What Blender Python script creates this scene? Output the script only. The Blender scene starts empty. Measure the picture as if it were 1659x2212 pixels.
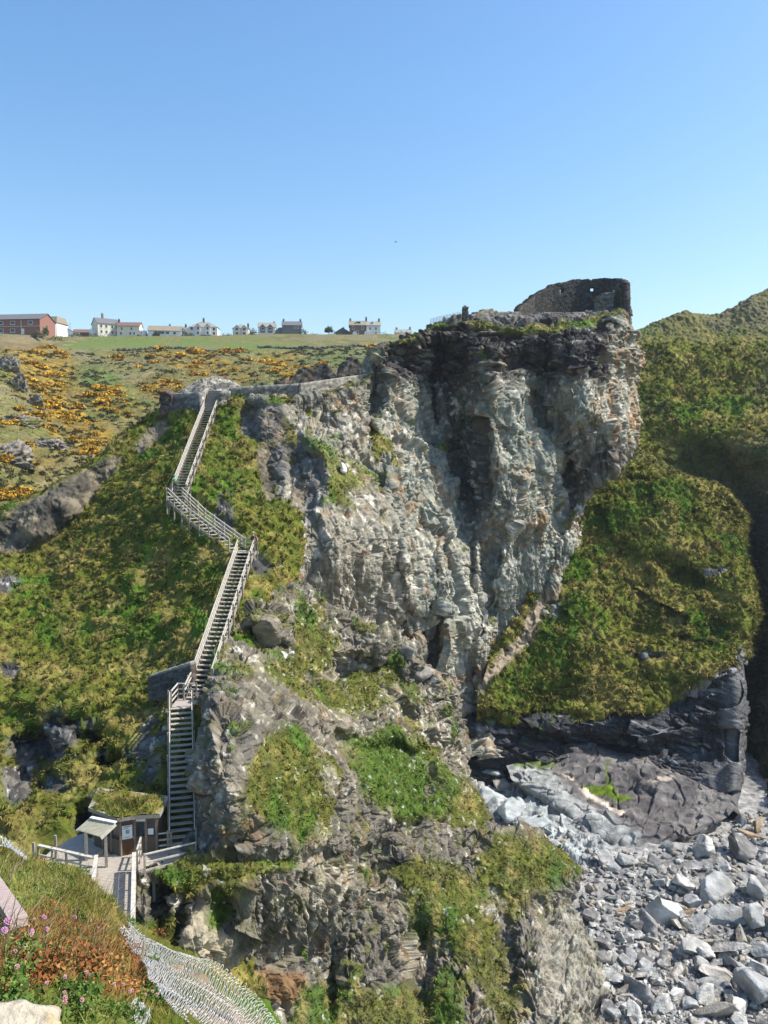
import bpy, math, random
import numpy as np
from mathutils import Vector, Matrix
R = math.radians
SC = bpy.context.scene
COL = SC.collection
random.seed(7)
RNG = np.random.default_rng(11)

# ---------------------------------------------------------------- camera
PITCH = R(5.0); FPX = 1728.0            # focal length in photo-view units (1659 x 2212)
CX, CY = 829.5, 1106.0
cd = bpy.data.cameras.new('camera'); cam = bpy.data.objects.new('camera', cd); COL.objects.link(cam)
cam.location = (0, 0, 0); cam.rotation_euler = (R(90) - PITCH, 0, 0)
cd.sensor_fit = 'VERTICAL'; cd.sensor_height = 24.0; cd.lens = 24.0 * FPX / 2212.0
cd.clip_start = 0.1; cd.clip_end = 9000
SC.camera = cam
# ---------------------------------------------------------------- sky and sun
SUN_AZ, SUN_EL = R(87), R(49)
w = bpy.data.worlds.new('World'); SC.world = w; w.use_nodes = True
nt = w.node_tree; nt.nodes.clear()
wo = nt.nodes.new('ShaderNodeOutputWorld'); bg = nt.nodes.new('ShaderNodeBackground'); sk = nt.nodes.new('ShaderNodeTexSky')
sk.sky_type = 'NISHITA'; sk.sun_disc = False; sk.sun_elevation = SUN_EL; sk.sun_rotation = SUN_AZ
sk.altitude = 60; sk.air_density = 1.25; sk.dust_density = 1.4; sk.ozone_density = 3.0
bg.inputs['Strength'].default_value = 0.15
hs = nt.nodes.new('ShaderNodeHueSaturation'); hs.inputs['Saturation'].default_value = 1.22; nt.links.new(sk.outputs[0], hs.inputs['Color']); nt.links.new(hs.outputs[0], bg.inputs[0]); nt.links.new(bg.outputs[0], wo.inputs[0])
sl = bpy.data.lights.new('sun', 'SUN'); sl.energy = 4.8; sl.angle = R(0.5); sl.color = (1.0, 0.955, 0.88)
so = bpy.data.objects.new('sun', sl); COL.objects.link(so)
SUN = Vector((math.sin(SUN_AZ) * math.cos(SUN_EL), math.cos(SUN_AZ) * math.cos(SUN_EL), math.sin(SUN_EL)))
so.rotation_euler = SUN.to_track_quat('Z', 'Y').to_euler()
SC.view_settings.view_transform = 'Standard'; SC.view_settings.look = 'None'
SC.view_settings.exposure = 0.5; SC.view_settings.gamma = 1.0

# ---------------------------------------------------------------- geometry helpers
sp, cp = math.sin(PITCH), math.cos(PITCH)
def Qa(x, y, d):
    x = np.asarray(x, float); y = np.asarray(y, float); d = np.asarray(d, float)
    u = -(y - CY) / FPX * d
    return np.stack([(x - CX) / FPX * d, d * cp + u * sp, -d * sp + u * cp], -1)
def Q(x, y, d): return Vector(Qa(x, y, d).tolist())

def _hash(ix, iy, iz, s):
    h = (ix.astype(np.uint32) * np.uint32(0x8da6b343)) ^ (iy.astype(np.uint32) * np.uint32(0xd8163841)) ^ (iz.astype(np.uint32) * np.uint32(0xcb1ab31f)) ^ np.uint32((s * 0x9E3779B1) & 0xffffffff)
    h ^= h >> np.uint32(15); h *= np.uint32(0x2c1b3c6d); h ^= h >> np.uint32(12); h *= np.uint32(0x297a2d39); h ^= h >> np.uint32(15)
    return h
def vnoise(p, seed=0):
    """value noise in about -1..1 at points p (n,3)"""
    f = np.floor(p); t = (p - f).astype(np.float32); i = f.astype(np.int64)
    t = t * t * t * (t * (t * 6 - 15) + 10)
    out = np.zeros(len(p), np.float32)
    for dx in (0, 1):
        wx = t[:, 0] if dx else 1 - t[:, 0]
        for dy in (0, 1):
            wy = wx * (t[:, 1] if dy else 1 - t[:, 1])
            for dz in (0, 1):
                wz = wy * (t[:, 2] if dz else 1 - t[:, 2])
                h = _hash(i[:, 0] + dx, i[:, 1] + dy, i[:, 2] + dz, seed)
                out += wz * ((h & np.uint32(0xffff)).astype(np.float32) / 32767.5 - 1)
    return out
ROT = np.array(Matrix.Rotation(0.7, 3, Vector((0.3, 0.5, 0.8)).normalized()))
def fbm(p, scale, octs=4, seed=0, gain=0.5):
    q = p / scale; a = 1.0; o = 0; tot = 0
    for k in range(octs):
        o = o + a * vnoise(q, seed + k * 17); tot += a; a *= gain; q = (q @ ROT) * 2.03
    return o / tot * 1.5
def cells(p, seed=0, jit=0.8):
    """2x2x2 cellular noise: (F1, three randoms per point -1..1, vector to the cell)"""
    b = np.floor(p - 0.5); n = len(p)
    best = np.full(n, 9.0, np.float32); r = np.zeros((n, 3), np.float32); v = np.zeros((n, 3), np.float32)
    for dx in (0, 1):
        for dy in (0, 1):
            for dz in (0, 1):
                c = b + (dx, dy, dz); ci = c.astype(np.int64)
                h = _hash(ci[:, 0], ci[:, 1], ci[:, 2], seed)
                a = np.stack([h & 1023, (h >> np.uint32(10)) & 1023, (h >> np.uint32(20)) & 1023], -1).astype(np.float32) / 1023
                e = (p - (c + 0.5 + (a - 0.5) * jit)).astype(np.float32)
                d = (e * e).sum(1); m = d < best
                best[m] = d[m]; r[m] = a[m]; v[m] = e[m]
    return np.sqrt(best), r * 2 - 1, v
def facet(p, scale, seed, tilt=0.9):
    F, r, v = cells(p / scale, seed)
    r2 = np.roll(r, 1, axis=1) * 1.0
    return 0.5 * r[:, 0] + tilt * (v * r2).sum(1)
def sstep(a, b, x): t = np.clip((x - a) / (b - a), 0, 1); return t * t * (3 - 2 * t)
def mix(a, b, t): return a + (np.asarray(b) - a) * t[..., None]

def spline(P, n, axis):
    """Catmull-Rom resample of array P along axis to n samples (uniform parameter)"""
    P = np.moveaxis(np.asarray(P, float), axis, 0); k = len(P)
    Pe = np.concatenate([2 * P[:1] - P[1:2], P, 2 * P[-1:] - P[-2:-1]])
    u = np.linspace(0, k - 1, n); i = np.minimum(u.astype(int), k - 2)
    t = (u - i).reshape((-1,) + (1,) * (P.ndim - 1))
    a, b, c, d = Pe[i], Pe[i + 1], Pe[i + 2], Pe[i + 3]
    # tension 0.5, tamed so that steps do not overshoot
    m0 = (c - a) * 0.4; m1 = (d - b) * 0.4
    o = (2 * t**3 - 3 * t**2 + 1) * b + (t**3 - 2 * t**2 + t) * m0 + (-2 * t**3 + 3 * t**2) * c + (t**3 - t**2) * m1
    return np.moveaxis(o, 0, axis)
def blob(X, Y, cx, cy, rx, ry, rot=0, soft=0.4):
    c, s = math.cos(R(rot)), math.sin(R(rot)); dx, dy = X - cx, Y - cy
    t = np.sqrt(((dx * c + dy * s) / rx) ** 2 + ((-dx * s + dy * c) / ry) ** 2)
    return 1 - sstep(1 - soft, 1 + soft, t)
def poly(X, Y, pts, soft=14):
    """soft polygon mask (1 inside)"""
    ins = np.zeros(X.shape, bool); dist = np.full(X.shape, 1e9)
    for (x0, y0), (x1, y1) in zip(pts, pts[1:] + pts[:1]):
        if y0 != y1:
            m = ((Y < y0) != (Y < y1)) & (X < (x1 - x0) * (Y - y0) / (y1 - y0) + x0); ins ^= m
        L = (x1 - x0) ** 2 + (y1 - y0) ** 2 + 1e-9
        t = np.clip(((X - x0) * (x1 - x0) + (Y - y0) * (y1 - y0)) / L, 0, 1)
        dist = np.minimum(dist, np.hypot(X - x0 - t * (x1 - x0), Y - y0 - t * (y1 - y0)))
    return sstep(-soft, soft, np.where(ins, dist, -dist))

class Patch:
    """a landform lofted through rows of surveyed points, refined with real relief"""
    def __init__(s, rows, nu, nv):
        A = np.array(rows, float)
        G = spline(spline(A, nu, 1), nv, 0)
        s.nv, s.nu = nv, nu
        s.X, s.Y, s.D = G[..., 0].ravel(), G[..., 1].ravel(), G[..., 2].ravel()
        s.P = Qa(s.X, s.Y, s.D); s.N = s.normals()
    def push(s, depth):
        s.D = s.D - depth; s.P = Qa(s.X, s.Y, s.D); s.N = s.normals()
    def disp(s, h, N=None):
        s.P = s.P + (s.N if N is None else N) * np.asarray(h)[:, None]; s.N = s.normals()
    def normals(s):
        G = s.P.reshape(s.nv, s.nu, 3)
        du = np.gradient(G, axis=1); dv = np.gradient(G, axis=0)
        n = np.cross(dv, du); L = np.linalg.norm(n, axis=-1, keepdims=True); n = n / np.maximum(L, 1e-9)
        n = n.reshape(-1, 3)
        f = np.where((n * s.P).sum(1) > 0, -1.0, 1.0)
        m = np.sign(f.sum()) or 1.0
        return n * m
    def smoothN(s, k=6):
        G = s.N.reshape(s.nv, s.nu, 3).copy()
        for _ in range(k):
            G[1:-1] = (G[:-2] + G[1:-1] + G[2:]) / 3; G[:, 1:-1] = (G[:, :-2] + G[:, 1:-1] + G[:, 2:]) / 3
        G /= np.linalg.norm(G, axis=-1, keepdims=True) + 1e-9
        return G.reshape(-1, 3)
    def at(s, x, y):
        # only samples that could be in view matter; the nearest one in front wins
        d2 = (s.X - x) ** 2 + (s.Y - y) ** 2
        i = int(np.argmin(d2)); return Vector(s.P[i].tolist())
    def index(s, x, y): return int(np.argmin((s.X - x) ** 2 + (s.Y - y) ** 2))
    def build(s, name, colr, mat, smooth=False, keep=None):
        nu, nv = s.nu, s.nv
        i = np.arange(nu * nv).reshape(nv, nu)
        F = np.stack([i[:-1, :-1], i[1:, :-1], i[1:, 1:], i[:-1, 1:]], -1).reshape(-1, 4)
        if keep is not None: F = F[keep[F].any(1)]
        return np_mesh(name, s.P, F, colr, mat, smooth)

def np_mesh(name, V, F, colr=None, mat=None, smooth=False, parent=None):
    me = bpy.data.meshes.new(name); k = F.shape[1]
    me.vertices.add(len(V)); me.vertices.foreach_set('co', np.asarray(V, np.float32).ravel())
    me.loops.add(len(F) * k); me.loops.foreach_set('vertex_index', F.astype(np.int32).ravel())
    me.polygons.add(len(F)); me.polygons.foreach_set('loop_start', (np.arange(len(F)) * k).astype(np.int32))
    me.update(calc_edges=True)
    if smooth: me.polygons.foreach_set('use_smooth', np.ones(len(F), bool))
    if colr is not None:
        a = me.color_attributes.new('tint', 'FLOAT_COLOR', 'POINT')
        c = np.ones((len(V), 4), np.float32); c[:, :3] = np.clip(colr, 0, 1); a.data.foreach_set('color', c.ravel())
    if mat: me.materials.append(mat)
    o = bpy.data.objects.new(name, me); COL.objects.link(o)
    if parent: o.parent = parent
    return o

class MB:
    """collects boxes, bars and tubes into ONE mesh"""
    def __init__(s): s.v = []; s.f = []
    def add(s, vs, fs):
        b = len(s.v); s.v += [tuple(v) for v in vs]; s.f += [tuple(b + i for i in f) for f in fs]; return s
    def box(s, c, sx, sy, sz, M=None):
        c = Vector(c); vs = []
        for z in (-1, 1):
            for (x, y) in ((-1, -1), (1, -1), (1, 1), (-1, 1)):
                p = Vector((x * sx / 2, y * sy / 2, z * sz / 2))
                vs.append(c + (M @ p if M else p))
        return s.add(vs, [(3, 2, 1, 0), (4, 5, 6, 7), (0, 1, 5, 4), (1, 2, 6, 5), (2, 3, 7, 6), (3, 0, 4, 7)])
    def bar(s, a, b, w, h, up=Vector((0, 0, 1))):
        a, b = Vector(a), Vector(b); d = b - a; L = d.length
        y = d.normalized(); x = y.cross(up)
        if x.length < 1e-4: x = y.cross(Vector((0, 1, 0)))
        x.normalize(); z = x.cross(y)
        M = Matrix((x, y, z)).transposed()
        return s.box((a + b) / 2, w, L, h, M)
    def tube(s, pts, r, n=6, cap=True):
        pts = [Vector(p) for p in pts]; rr = r if isinstance(r, (list, tuple)) else [r] * len(pts)
        b = len(s.v); pn = None
        for i, p in enumerate(pts):
            t = (pts[min(i + 1, len(pts) - 1)] - pts[max(i - 1, 0)]).normalized()
            x = t.cross(Vector((0.13, 0.21, 0.97)) if abs(t.z) < 0.95 else Vector((1, 0, 0))).normalized(); y = t.cross(x)
            for k in range(n):
                a = 2 * math.pi * k / n; s.v.append(tuple(p + (x * math.cos(a) + y * math.sin(a)) * rr[i]))
        for i in range(len(pts) - 1):
            for k in range(n):
                s.f.append((b + i * n + k, b + i * n + (k + 1) % n, b + (i + 1) * n + (k + 1) % n, b + (i + 1) * n + k))
        if cap:
            s.f.append(tuple(b + k for k in reversed(range(n)))); e = b + (len(pts) - 1) * n; s.f.append(tuple(e + k for k in range(n)))
        return s
    def prism(s, poly, a, b):
        """extrude the closed outline (list of Vectors) from offset a to offset b"""
        n = len(poly); a, b = Vector(a), Vector(b)
        vs = [p + a for p in poly] + [p + b for p in poly]
        return s.add(vs, [tuple(reversed(range(n))), tuple(range(n, 2 * n))] + [(i, (i + 1) % n, n + (i + 1) % n, n + i) for i in range(n)])
    def build(s, name, mat, parent=None, smooth=False):
        me = bpy.data.meshes.new(name); me.from_pydata(s.v, [], s.f); me.update()
        if smooth:
            for p in me.polygons: p.use_smooth = True
        if mat: me.materials.append(mat)
        o = bpy.data.objects.new(name, me); COL.objects.link(o)
        if parent:
            o.parent = parent; o.matrix_parent_inverse = parent_inv(parent)
        return o
def parent_inv(p): return p.matrix_basis.inverted() if p.parent is None else Matrix()
def empty(name, loc=(0, 0, 0), rz=0.0):
    o = bpy.data.objects.new(name, None); COL.objects.link(o); o.location = loc; o.rotation_euler = (0, 0, rz); o.empty_display_size = 0.3
    return o
def tag(o, label=None, cat=None, group=None, kind=None):
    if label: o['label'] = label
    if cat: o['category'] = cat
    if group: o['group'] = group
    if kind: o['kind'] = kind
    return o

# ---------------------------------------------------------------- materials
def tint_mat(name, rough=0.9, var=0.25, scale=3.0, bump=0.0, bscale=8.0, spec=0.3, transl=0.0):
    """surface colour from the mesh's own tint, broken up with noise"""
    m = bpy.data.materials.new(name); m.use_nodes = True; n = m.node_tree.nodes; L = m.node_tree.links
    bs = n['Principled BSDF']; bs.inputs['Roughness'].default_value = rough; bs.inputs['Specular IOR Level'].default_value = spec
    at = n.new('ShaderNodeAttribute'); at.attribute_name = 'tint'
    tc = n.new('ShaderNodeTexCoord'); no = n.new('ShaderNodeTexNoise'); no.inputs['Scale'].default_value = scale; no.inputs['Detail'].default_value = 5
    L.new(tc.outputs['Object'], no.inputs['Vector'])
    mr = n.new('ShaderNodeMapRange'); mr.inputs['From Min'].default_value = 0.3; mr.inputs['From Max'].default_value = 0.7
    mr.inputs['To Min'].default_value = 1 - var; mr.inputs['To Max'].default_value = 1 + var
    L.new(no.outputs['Fac'], mr.inputs['Value'])
    mx = n.new('ShaderNodeVectorMath'); mx.operation = 'MULTIPLY'
    L.new(at.outputs['Color'], mx.inputs[0]); L.new(mr.outputs[0], mx.inputs[1]); L.new(mx.outputs[0], bs.inputs['Base Color'])
    if bump:
        b2 = n.new('ShaderNodeTexNoise'); b2.inputs['Scale'].default_value = bscale; b2.inputs['Detail'].default_value = 6
        L.new(tc.outputs['Object'], b2.inputs['Vector'])
        bp = n.new('ShaderNodeBump'); bp.inputs['Strength'].default_value = bump; bp.inputs['Distance'].default_value = 0.3
        L.new(b2.outputs['Fac'], bp.inputs['Height']); L.new(bp.outputs[0], bs.inputs['Normal'])
    return m
def pmat(name, c1, c2=None, scale=4.0, rough=0.8, bump=0.0, stretch=(1, 1, 1), spec=0.3, metal=0.0, emit=0.0):
    m = bpy.data.materials.new(name); m.use_nodes = True; n = m.node_tree.nodes; L = m.node_tree.links
    bs = n['Principled BSDF']; bs.inputs['Roughness'].default_value = rough; bs.inputs['Specular IOR Level'].default_value = spec; bs.inputs['Metallic'].default_value = metal
    c2 = c2 or tuple(c * 0.7 for c in c1)
    tc = n.new('ShaderNodeTexCoord'); mp = n.new('ShaderNodeMapping'); mp.inputs['Scale'].default_value = stretch
    no = n.new('ShaderNodeTexNoise'); no.inputs['Scale'].default_value = scale; no.inputs['Detail'].default_value = 5
    rp = n.new('ShaderNodeValToRGB'); rp.color_ramp.elements[0].position = 0.32; rp.color_ramp.elements[1].position = 0.68
    rp.color_ramp.elements[0].color = (*c2, 1); rp.color_ramp.elements[1].color = (*c1, 1)
    L.new(tc.outputs['Object'], mp.inputs[0]); L.new(mp.outputs[0], no.inputs['Vector']); L.new(no.outputs['Fac'], rp.inputs[0]); L.new(rp.outputs[0], bs.inputs['Base Color'])
    if bump:
        bp = n.new('ShaderNodeBump'); bp.inputs['Strength'].default_value = bump; bp.inputs['Distance'].default_value = 0.1
        L.new(no.outputs['Fac'], bp.inputs['Height']); L.new(bp.outputs[0], bs.inputs['Normal'])
    return m
ROCK = tint_mat('rock', 0.9, 0.35, 1.3, 0.45, 7.0, 0.2)
TURF = tint_mat('turf', 0.98, 0.3, 1.1, 0.4, 3.0, 0.03)
BLADE = tint_mat('grass_blade', 0.9, 0.2, 0.4, spec=0.06)
FLOWER = tint_mat('gorse_leaf', 0.8, 0.25, 1.5, spec=0.15)

# palette, linear
PALE = np.array((0.375, 0.358, 0.285)); GREEN_GREY = np.array((0.24, 0.248, 0.20)); TAN = np.array((0.34, 0.285, 0.20))
DARK = np.array((0.032, 0.028, 0.030)); BROWN = np.array((0.10, 0.078, 0.066)); ORANGE = np.array((0.29, 0.155, 0.06))
GREY = np.array((0.20, 0.19, 0.17)); WHITE = np.array((0.62, 0.60, 0.55)); SLATE = np.array((0.095, 0.10, 0.11))
OLIVE = np.array((0.114, 0.122, 0.022)); LUSH = np.array((0.062, 0.122, 0.014)); STRAW = np.array((0.245, 0.195, 0.062)); DEEP = np.array((0.045, 0.06, 0.015))
HEATH = np.array((0.165, 0.148, 0.080))
# ================================================================ the terrain
def grass_colour(P, lush=0.3, straw=0.35, seed=0, size=5.0):
    a = fbm(P, size, 4, seed); b = fbm(P, size * 0.35, 3, seed + 5); c = fbm(P, 0.8, 3, seed + 9)
    col = np.tile(OLIVE, (len(P), 1))
    col = mix(col, LUSH, sstep(0.1, 0.5, a + lush - 0.3) * 0.9)
    col = mix(col, STRAW, sstep(0.15, 0.7, b + straw - 0.3) * 0.75)
    return col * (1 + 0.35 * c)[:, None]
def tussock(P, size=0.8, seed=3):
    """rounded tufts of grass"""
    F, r, v = cells(P / size + 0.35 * np.stack([vnoise(P / size * 1.3, 71), vnoise(P / size * 1.3, 72), vnoise(P / size * 1.3, 73)], -1), seed, 0.9)
    return np.clip(1 - F / 0.85, 0, 1) ** 0.8 * (0.6 + 0.4 * r[:, 0])
def ledges(P, size, seed, tilt=(0.15, 0.1, 1.0)):
    """small broken ledges: stepped shelves that lean out over the step below"""
    t = (P @ np.array(tilt)) / size + 1.1 * fbm(P, size * 5, 3, seed) + 0.35 * facet(P, size * 1.6, seed + 3)
    return (np.floor(t) - t + 0.5) * sstep(-0.3, 0.35, fbm(P, size * 3.5, 3, seed + 5))
def cracks(P, size, seed, width=0.07):
    """long narrow joints"""
    return 1 - sstep(0.0, width, np.abs(fbm(P, size, 3, seed)))
def tuft_colour(col, t, amt=0.6):
    """old dead leaves on the crowns of the tussocks, fresh green between them"""
    c = mix(col, STRAW * (1.0, .95, .9), sstep(0.35, 0.75, t) * amt)
    return mix(c, LUSH * (.75, .75, .8), (1 - sstep(0.02, 0.25, t)) * amt * 0.8)
def warp(pt, amt=14, size=3.0, seed=40):
    return pt.X + amt * fbm(pt.P, size, 3, seed), pt.Y + amt * fbm(pt.P, size, 3, seed + 7)

def scatter_blades(name, patches, spec, mat=None, coh=0.9, cs=0.9):
    """many single grass blades as one mesh. spec: per patch (weight array, per_m2, length, width, colour array, lean)"""
    VS = []; CS = []
    for pt, (wt, dens, ln, wd, colr, droop) in zip(patches, spec):
        nu, nv = pt.nu, pt.nv; i = np.arange(nu * nv).reshape(nv, nu)[:-1, :-1].ravel()
        a, b, c = pt.P[i], pt.P[i + 1], pt.P[i + nu]
        ar = np.linalg.norm(np.cross(b - a, c - a), axis=1); ar = np.minimum(ar, 4 * np.median(ar))
        lam = ar * wt[i] * dens; n = RNG.poisson(lam)
        j = np.repeat(i, n); m = len(j)
        if not m: continue
        u, v = RNG.random((2, m))
        P = pt.P[j] + (pt.P[j + 1] - pt.P[j]) * u[:, None] + (pt.P[j + nu] - pt.P[j]) * v[:, None]
        N = pt.N[j]; L = ln * RNG.uniform(0.55, 1.35, m) * (0.6 + 0.4 * np.abs(vnoise(P / 0.7, 5)))
        lean = np.stack([vnoise(P / cs, 61), vnoise(P / cs, 62), 0.2 * vnoise(P / cs, 63)], -1) * coh + RNG.normal(0, 0.35, (m, 3))
        d = N * 0.55 + np.array((0, 0, 0.75)) + lean; d /= np.linalg.norm(d, axis=1, keepdims=True)
        s = np.cross(d, RNG.normal(0, 1, (m, 3))); s /= np.linalg.norm(s, axis=1, keepdims=True)
        W = wd * RNG.uniform(0.6, 1.4, m)[:, None]; L = L[:, None]
        tip = P + d * L + lean * L * 0.35 - np.array((0, 0, 1)) * L * droop
        VS.append(np.stack([P - s * W, P + s * W, tip], 1).reshape(-1, 3))
        cc = colr[j] * RNG.uniform(0.55, 1.5, (m, 1)); cc = cc + (STRAW * 1.1 - cc) * (RNG.random((m, 1)) ** 3) * 0.8
        CS.append(np.repeat(cc, 3, 0))
    V = np.concatenate(VS); F = np.arange(len(V)).reshape(-1, 3)
    return tag(np_mesh(name, V, F, np.concatenate(CS), mat or BLADE), kind='stuff')

def scatter_tufts(name, patches, spec, n=24):
    """whole tussocks: fans of drooping leaves springing from one root. spec: (weight, per_m2, length, width, colour)"""
    VS = []; CS = []
    for pt, (wt, dens, ln, wd, colr) in zip(patches, spec):
        nu, nv = pt.nu, pt.nv; i = np.arange(nu * nv).reshape(nv, nu)[:-1, :-1].ravel()
        ar = np.linalg.norm(np.cross(pt.P[i + 1] - pt.P[i], pt.P[i + nu] - pt.P[i]), axis=1); ar = np.minimum(ar, 4 * np.median(ar))
        j = np.repeat(i, RNG.poisson(ar * wt[i] * dens)); m = len(j)
        if not m: continue
        size = RNG.uniform(0.6, 1.45, m); tone = RNG.uniform(0.75, 1.45, m); dead = RNG.random(m) ** 1.6
        j = np.repeat(j, n); size = np.repeat(size, n)[:, None]; k = len(j)
        P = pt.P[j] + RNG.normal(0, .07 * ln, (k, 3)); out = RNG.normal(0, 1, (k, 3)); out[:, 2] *= .4; out /= np.linalg.norm(out, axis=1, keepdims=True)
        d = pt.N[j] * .5 + np.array((0, 0, .7)) + out * RNG.uniform(.15, .9, (k, 1)); d /= np.linalg.norm(d, axis=1, keepdims=True)
        s = np.cross(d, RNG.normal(0, 1, (k, 3))); s /= np.linalg.norm(s, axis=1, keepdims=True); L = ln * size * RNG.uniform(.7, 1.2, (k, 1)); W = s * wd * size
        M = P + d * L * .6; T = M + (d * .3 + out * .35 - np.array((0, 0, .45))) * L
        VS.append(np.stack([P - W, P + W, M + W * .8, P - W, M + W * .8, M - W * .8, M - W * .8, M + W * .8, T], 1).reshape(-1, 3))
        c = colr[j] * np.repeat(tone, n)[:, None] * RNG.uniform(.8, 1.2, (k, 1)); c = c + (STRAW * .95 - c) * (np.repeat(dead, n) * .55)[:, None]
        CS.append(np.repeat(c, 9, 0))
    V = np.concatenate(VS); return tag(np_mesh(name, V, np.arange(len(V)).reshape(-1, 3), np.concatenate(CS), BLADE), kind='stuff')

# ---- far hillside with the field
HX = (-220, 0, 130, 300, 450, 600, 760, 1010)
A = Patch([
    [(x, 800, 700) for x in HX],
    [(x, y, d) for x, y, d in zip(HX, (716, 722, 729, 728, 727, 723, 725, 722), (330, 335, 385, 395, 400, 400, 400, 415))],
    [(x, y, d) for x, y, d in zip(HX, (740, 742, 742, 742, 742, 740, 738, 738), (285, 290, 335, 345, 345, 345, 345, 350))],
    [(x, 757, d) for x, d in zip(HX, (245, 255, 285, 300, 300, 300, 300, 300))],
    [(x, 800, d) for x, d in zip(HX, (175, 185, 228, 240, 240, 240, 240, 240))],
    [(x, 850, d) for x, d in zip(HX, (148, 158, 185, 195, 195, 195, 195, 200))],
    [(x, 920, d) for x, d in zip(HX, (130, 138, 155, 165, 162, 160, 160, 165))],
    [(x, 1000, d) for x, d in zip(HX, (116, 122, 134, 142, 140, 138, 138, 140))],
    [(x, 1090, d) for x, d in zip(HX, (108, 112, 118, 126, 124, 122, 122, 124))],
    [(x, 1240, d) for x, d in zip(HX, (104, 108, 112, 114, 114, 114, 114, 114))]], 620, 460)
field = poly(A.X, A.Y, [(130, 752), (200, 729), (560, 724), (600, 735), (720, 752), (600, 757), (300, 757)], 3)
low = 1 - field
A.disp(low * (fbm(A.P, 14, 4, 1) * 1.1 + 0.6 * tussock(A.P, 2.4, 4)) * sstep(725, 760, A.Y) + 0.1 * fbm(A.P, 3, 3, 2) * field)
xw, yw = warp(A, 16, 9, 30)
h = grass_colour(A.P, 0.15, 0.5, 3, 12)
hc = mix(h * (1.0, 0.98, 1.35), HEATH * 1.1, 0.35 + 0.6 * sstep(-0.1, 0.5, fbm(A.P, 10, 4, 8)))
hc = mix(hc, np.array((0.10, 0.145, 0.045)), np.maximum(poly(xw, yw, [(160, 800), (230, 800), (330, 870), (260, 900), (220, 890), (190, 850)], 18), 0.6 * poly(xw, yw, [(430, 760), (830, 757), (830, 830), (700, 780), (560, 775)], 14)))
hc = mix(hc, np.array((0.13, 0.105, 0.04)), 0.7 * np.clip(blob(xw, yw, 180, 910, 150, 60, 20) + blob(xw, yw, 60, 1000, 90, 60), 0, 1) * sstep(-0.3, 0.3, fbm(A.P, 3, 3, 12)))
GORSE_GROUND = np.array((0.10, 0.085, 0.02))
fc = mix(np.tile((0.125, 0.165, 0.048), (len(A.P), 1)), np.array((0.16, 0.16, 0.06)), sstep(-0.2, 0.6, fbm(A.P * (1, 0.3, 1), 12, 3, 14)))
gz = np.clip(sum(blob(xw, yw, a, b, c, d, 15, .6) for a, b, c, d in ((70, 775, 80, 30), (100, 830, 55, 50), (125, 885, 60, 40), (170, 935, 70, 34), (240, 860, 60, 30), (350, 838, 48, 20), (420, 775, 120, 24), (635, 795, 72, 22), (40, 975, 60, 24), (40, 1070, 60, 16))), 0, 1)
hc = mix(hc, np.array((0.14, 0.10, 0.03)), gz * .6); hc = mix(hc, np.array((0.34, 0.215, 0.03)), gz * sstep(-.15, .35, fbm(A.P, 2.2, 3, 15)) * .8)
hc = mix(hc, fc, field)
hc = mix(hc, np.array((0.16, 0.13, 0.085)), poly(xw, yw, [(-200, 716), (90, 724), (140, 745), (120, 752), (-200, 755)], 4) * 0.7)
tag(A.build('hillside', hc, TURF, True), kind='structure')

# ---- grassy slope that carries the stairs
B = Patch([
    [(-150, 1300, 114), (0, 1250, 112), (130, 1160, 114), (250, 1060, 114), (340, 970, 116), (430, 910, 117), (520, 890, 118), (650, 890, 118)],
    [(-150, 1185, 86), (0, 1108, 89), (130, 1042, 92), (250, 958, 96), (345, 893, 100), (440, 858, 101), (510, 862, 100), (650, 868, 101)],
    [(-150, 1262, 83), (0, 1195, 86), (95, 1192, 87), (225, 1062, 92), (330, 960, 96), (430, 915, 95), (520, 925, 95), (640, 935, 95)],
    [(-150, 1330, 77), (0, 1270, 80), (105, 1260, 81), (220, 1150, 85), (320, 1060, 86), (420, 1010, 88), (520, 1010, 88.5), (650, 1010, 91)],
    [(-150, 1420, 70.5), (0, 1370, 73.5), (110, 1350, 75), (220, 1270, 78.5), (320, 1190, 80), (430, 1135, 78.5), (540, 1130, 77.5), (660, 1120, 84)],
    [(-150, 1520, 64), (0, 1480, 66.5), (110, 1450, 68.5), (220, 1400, 70), (320, 1340, 71.5), (430, 1270, 71.5), (550, 1250, 71), (640, 1250, 77)],
    [(-150, 1620, 58.5), (0, 1590, 60.5), (110, 1560, 62), (220, 1520, 63), (320, 1480, 63), (420, 1440, 62), (520, 1400, 64.5), (600, 1400, 69)],
    [(-150, 1720, 54), (0, 1700, 55.5), (110, 1680, 56.5), (210, 1650, 57), (300, 1620, 56.8), (390, 1580, 55.5), (470, 1560, 57.5), (560, 1550, 62)],
    [(-150, 1830, 50.5), (0, 1810, 51.5), (100, 1800, 52), (200, 1770, 52), (300, 1745, 52), (380, 1730, 51.5), (460, 1720, 53), (540, 1700, 57)],
    [(-150, 1930, 49.0), (0, 1905, 49.4), (100, 1890, 49.6), (200, 1870, 50.0), (300, 1840, 50.2), (390, 1850, 49.6), (460, 1840, 50), (540, 1840, 53)],
    [(-150, 2060, 47), (0, 2050, 47), (100, 2045, 47.5), (200, 2040, 47.5), (300, 2030, 47.5), (400, 2020, 47.5), (470, 2010, 48.5), (540, 2000, 51)],
    [(-150, 2300, 46), (0, 2300, 46), (100, 2300, 46.5), (200, 2300, 46.5), (300, 2300, 46.5), (400, 2300, 46.5), (470, 2300, 47.5), (540, 2300, 49)]], 520, 820)
net = poly(B.X, B.Y, [(-200, 1180), (0, 1120), (90, 1070), (160, 1030), (230, 990), (262, 985), (245, 1030), (190, 1090), (120, 1160), (60, 1190), (0, 1195), (-200, 1260)], 9)
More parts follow.
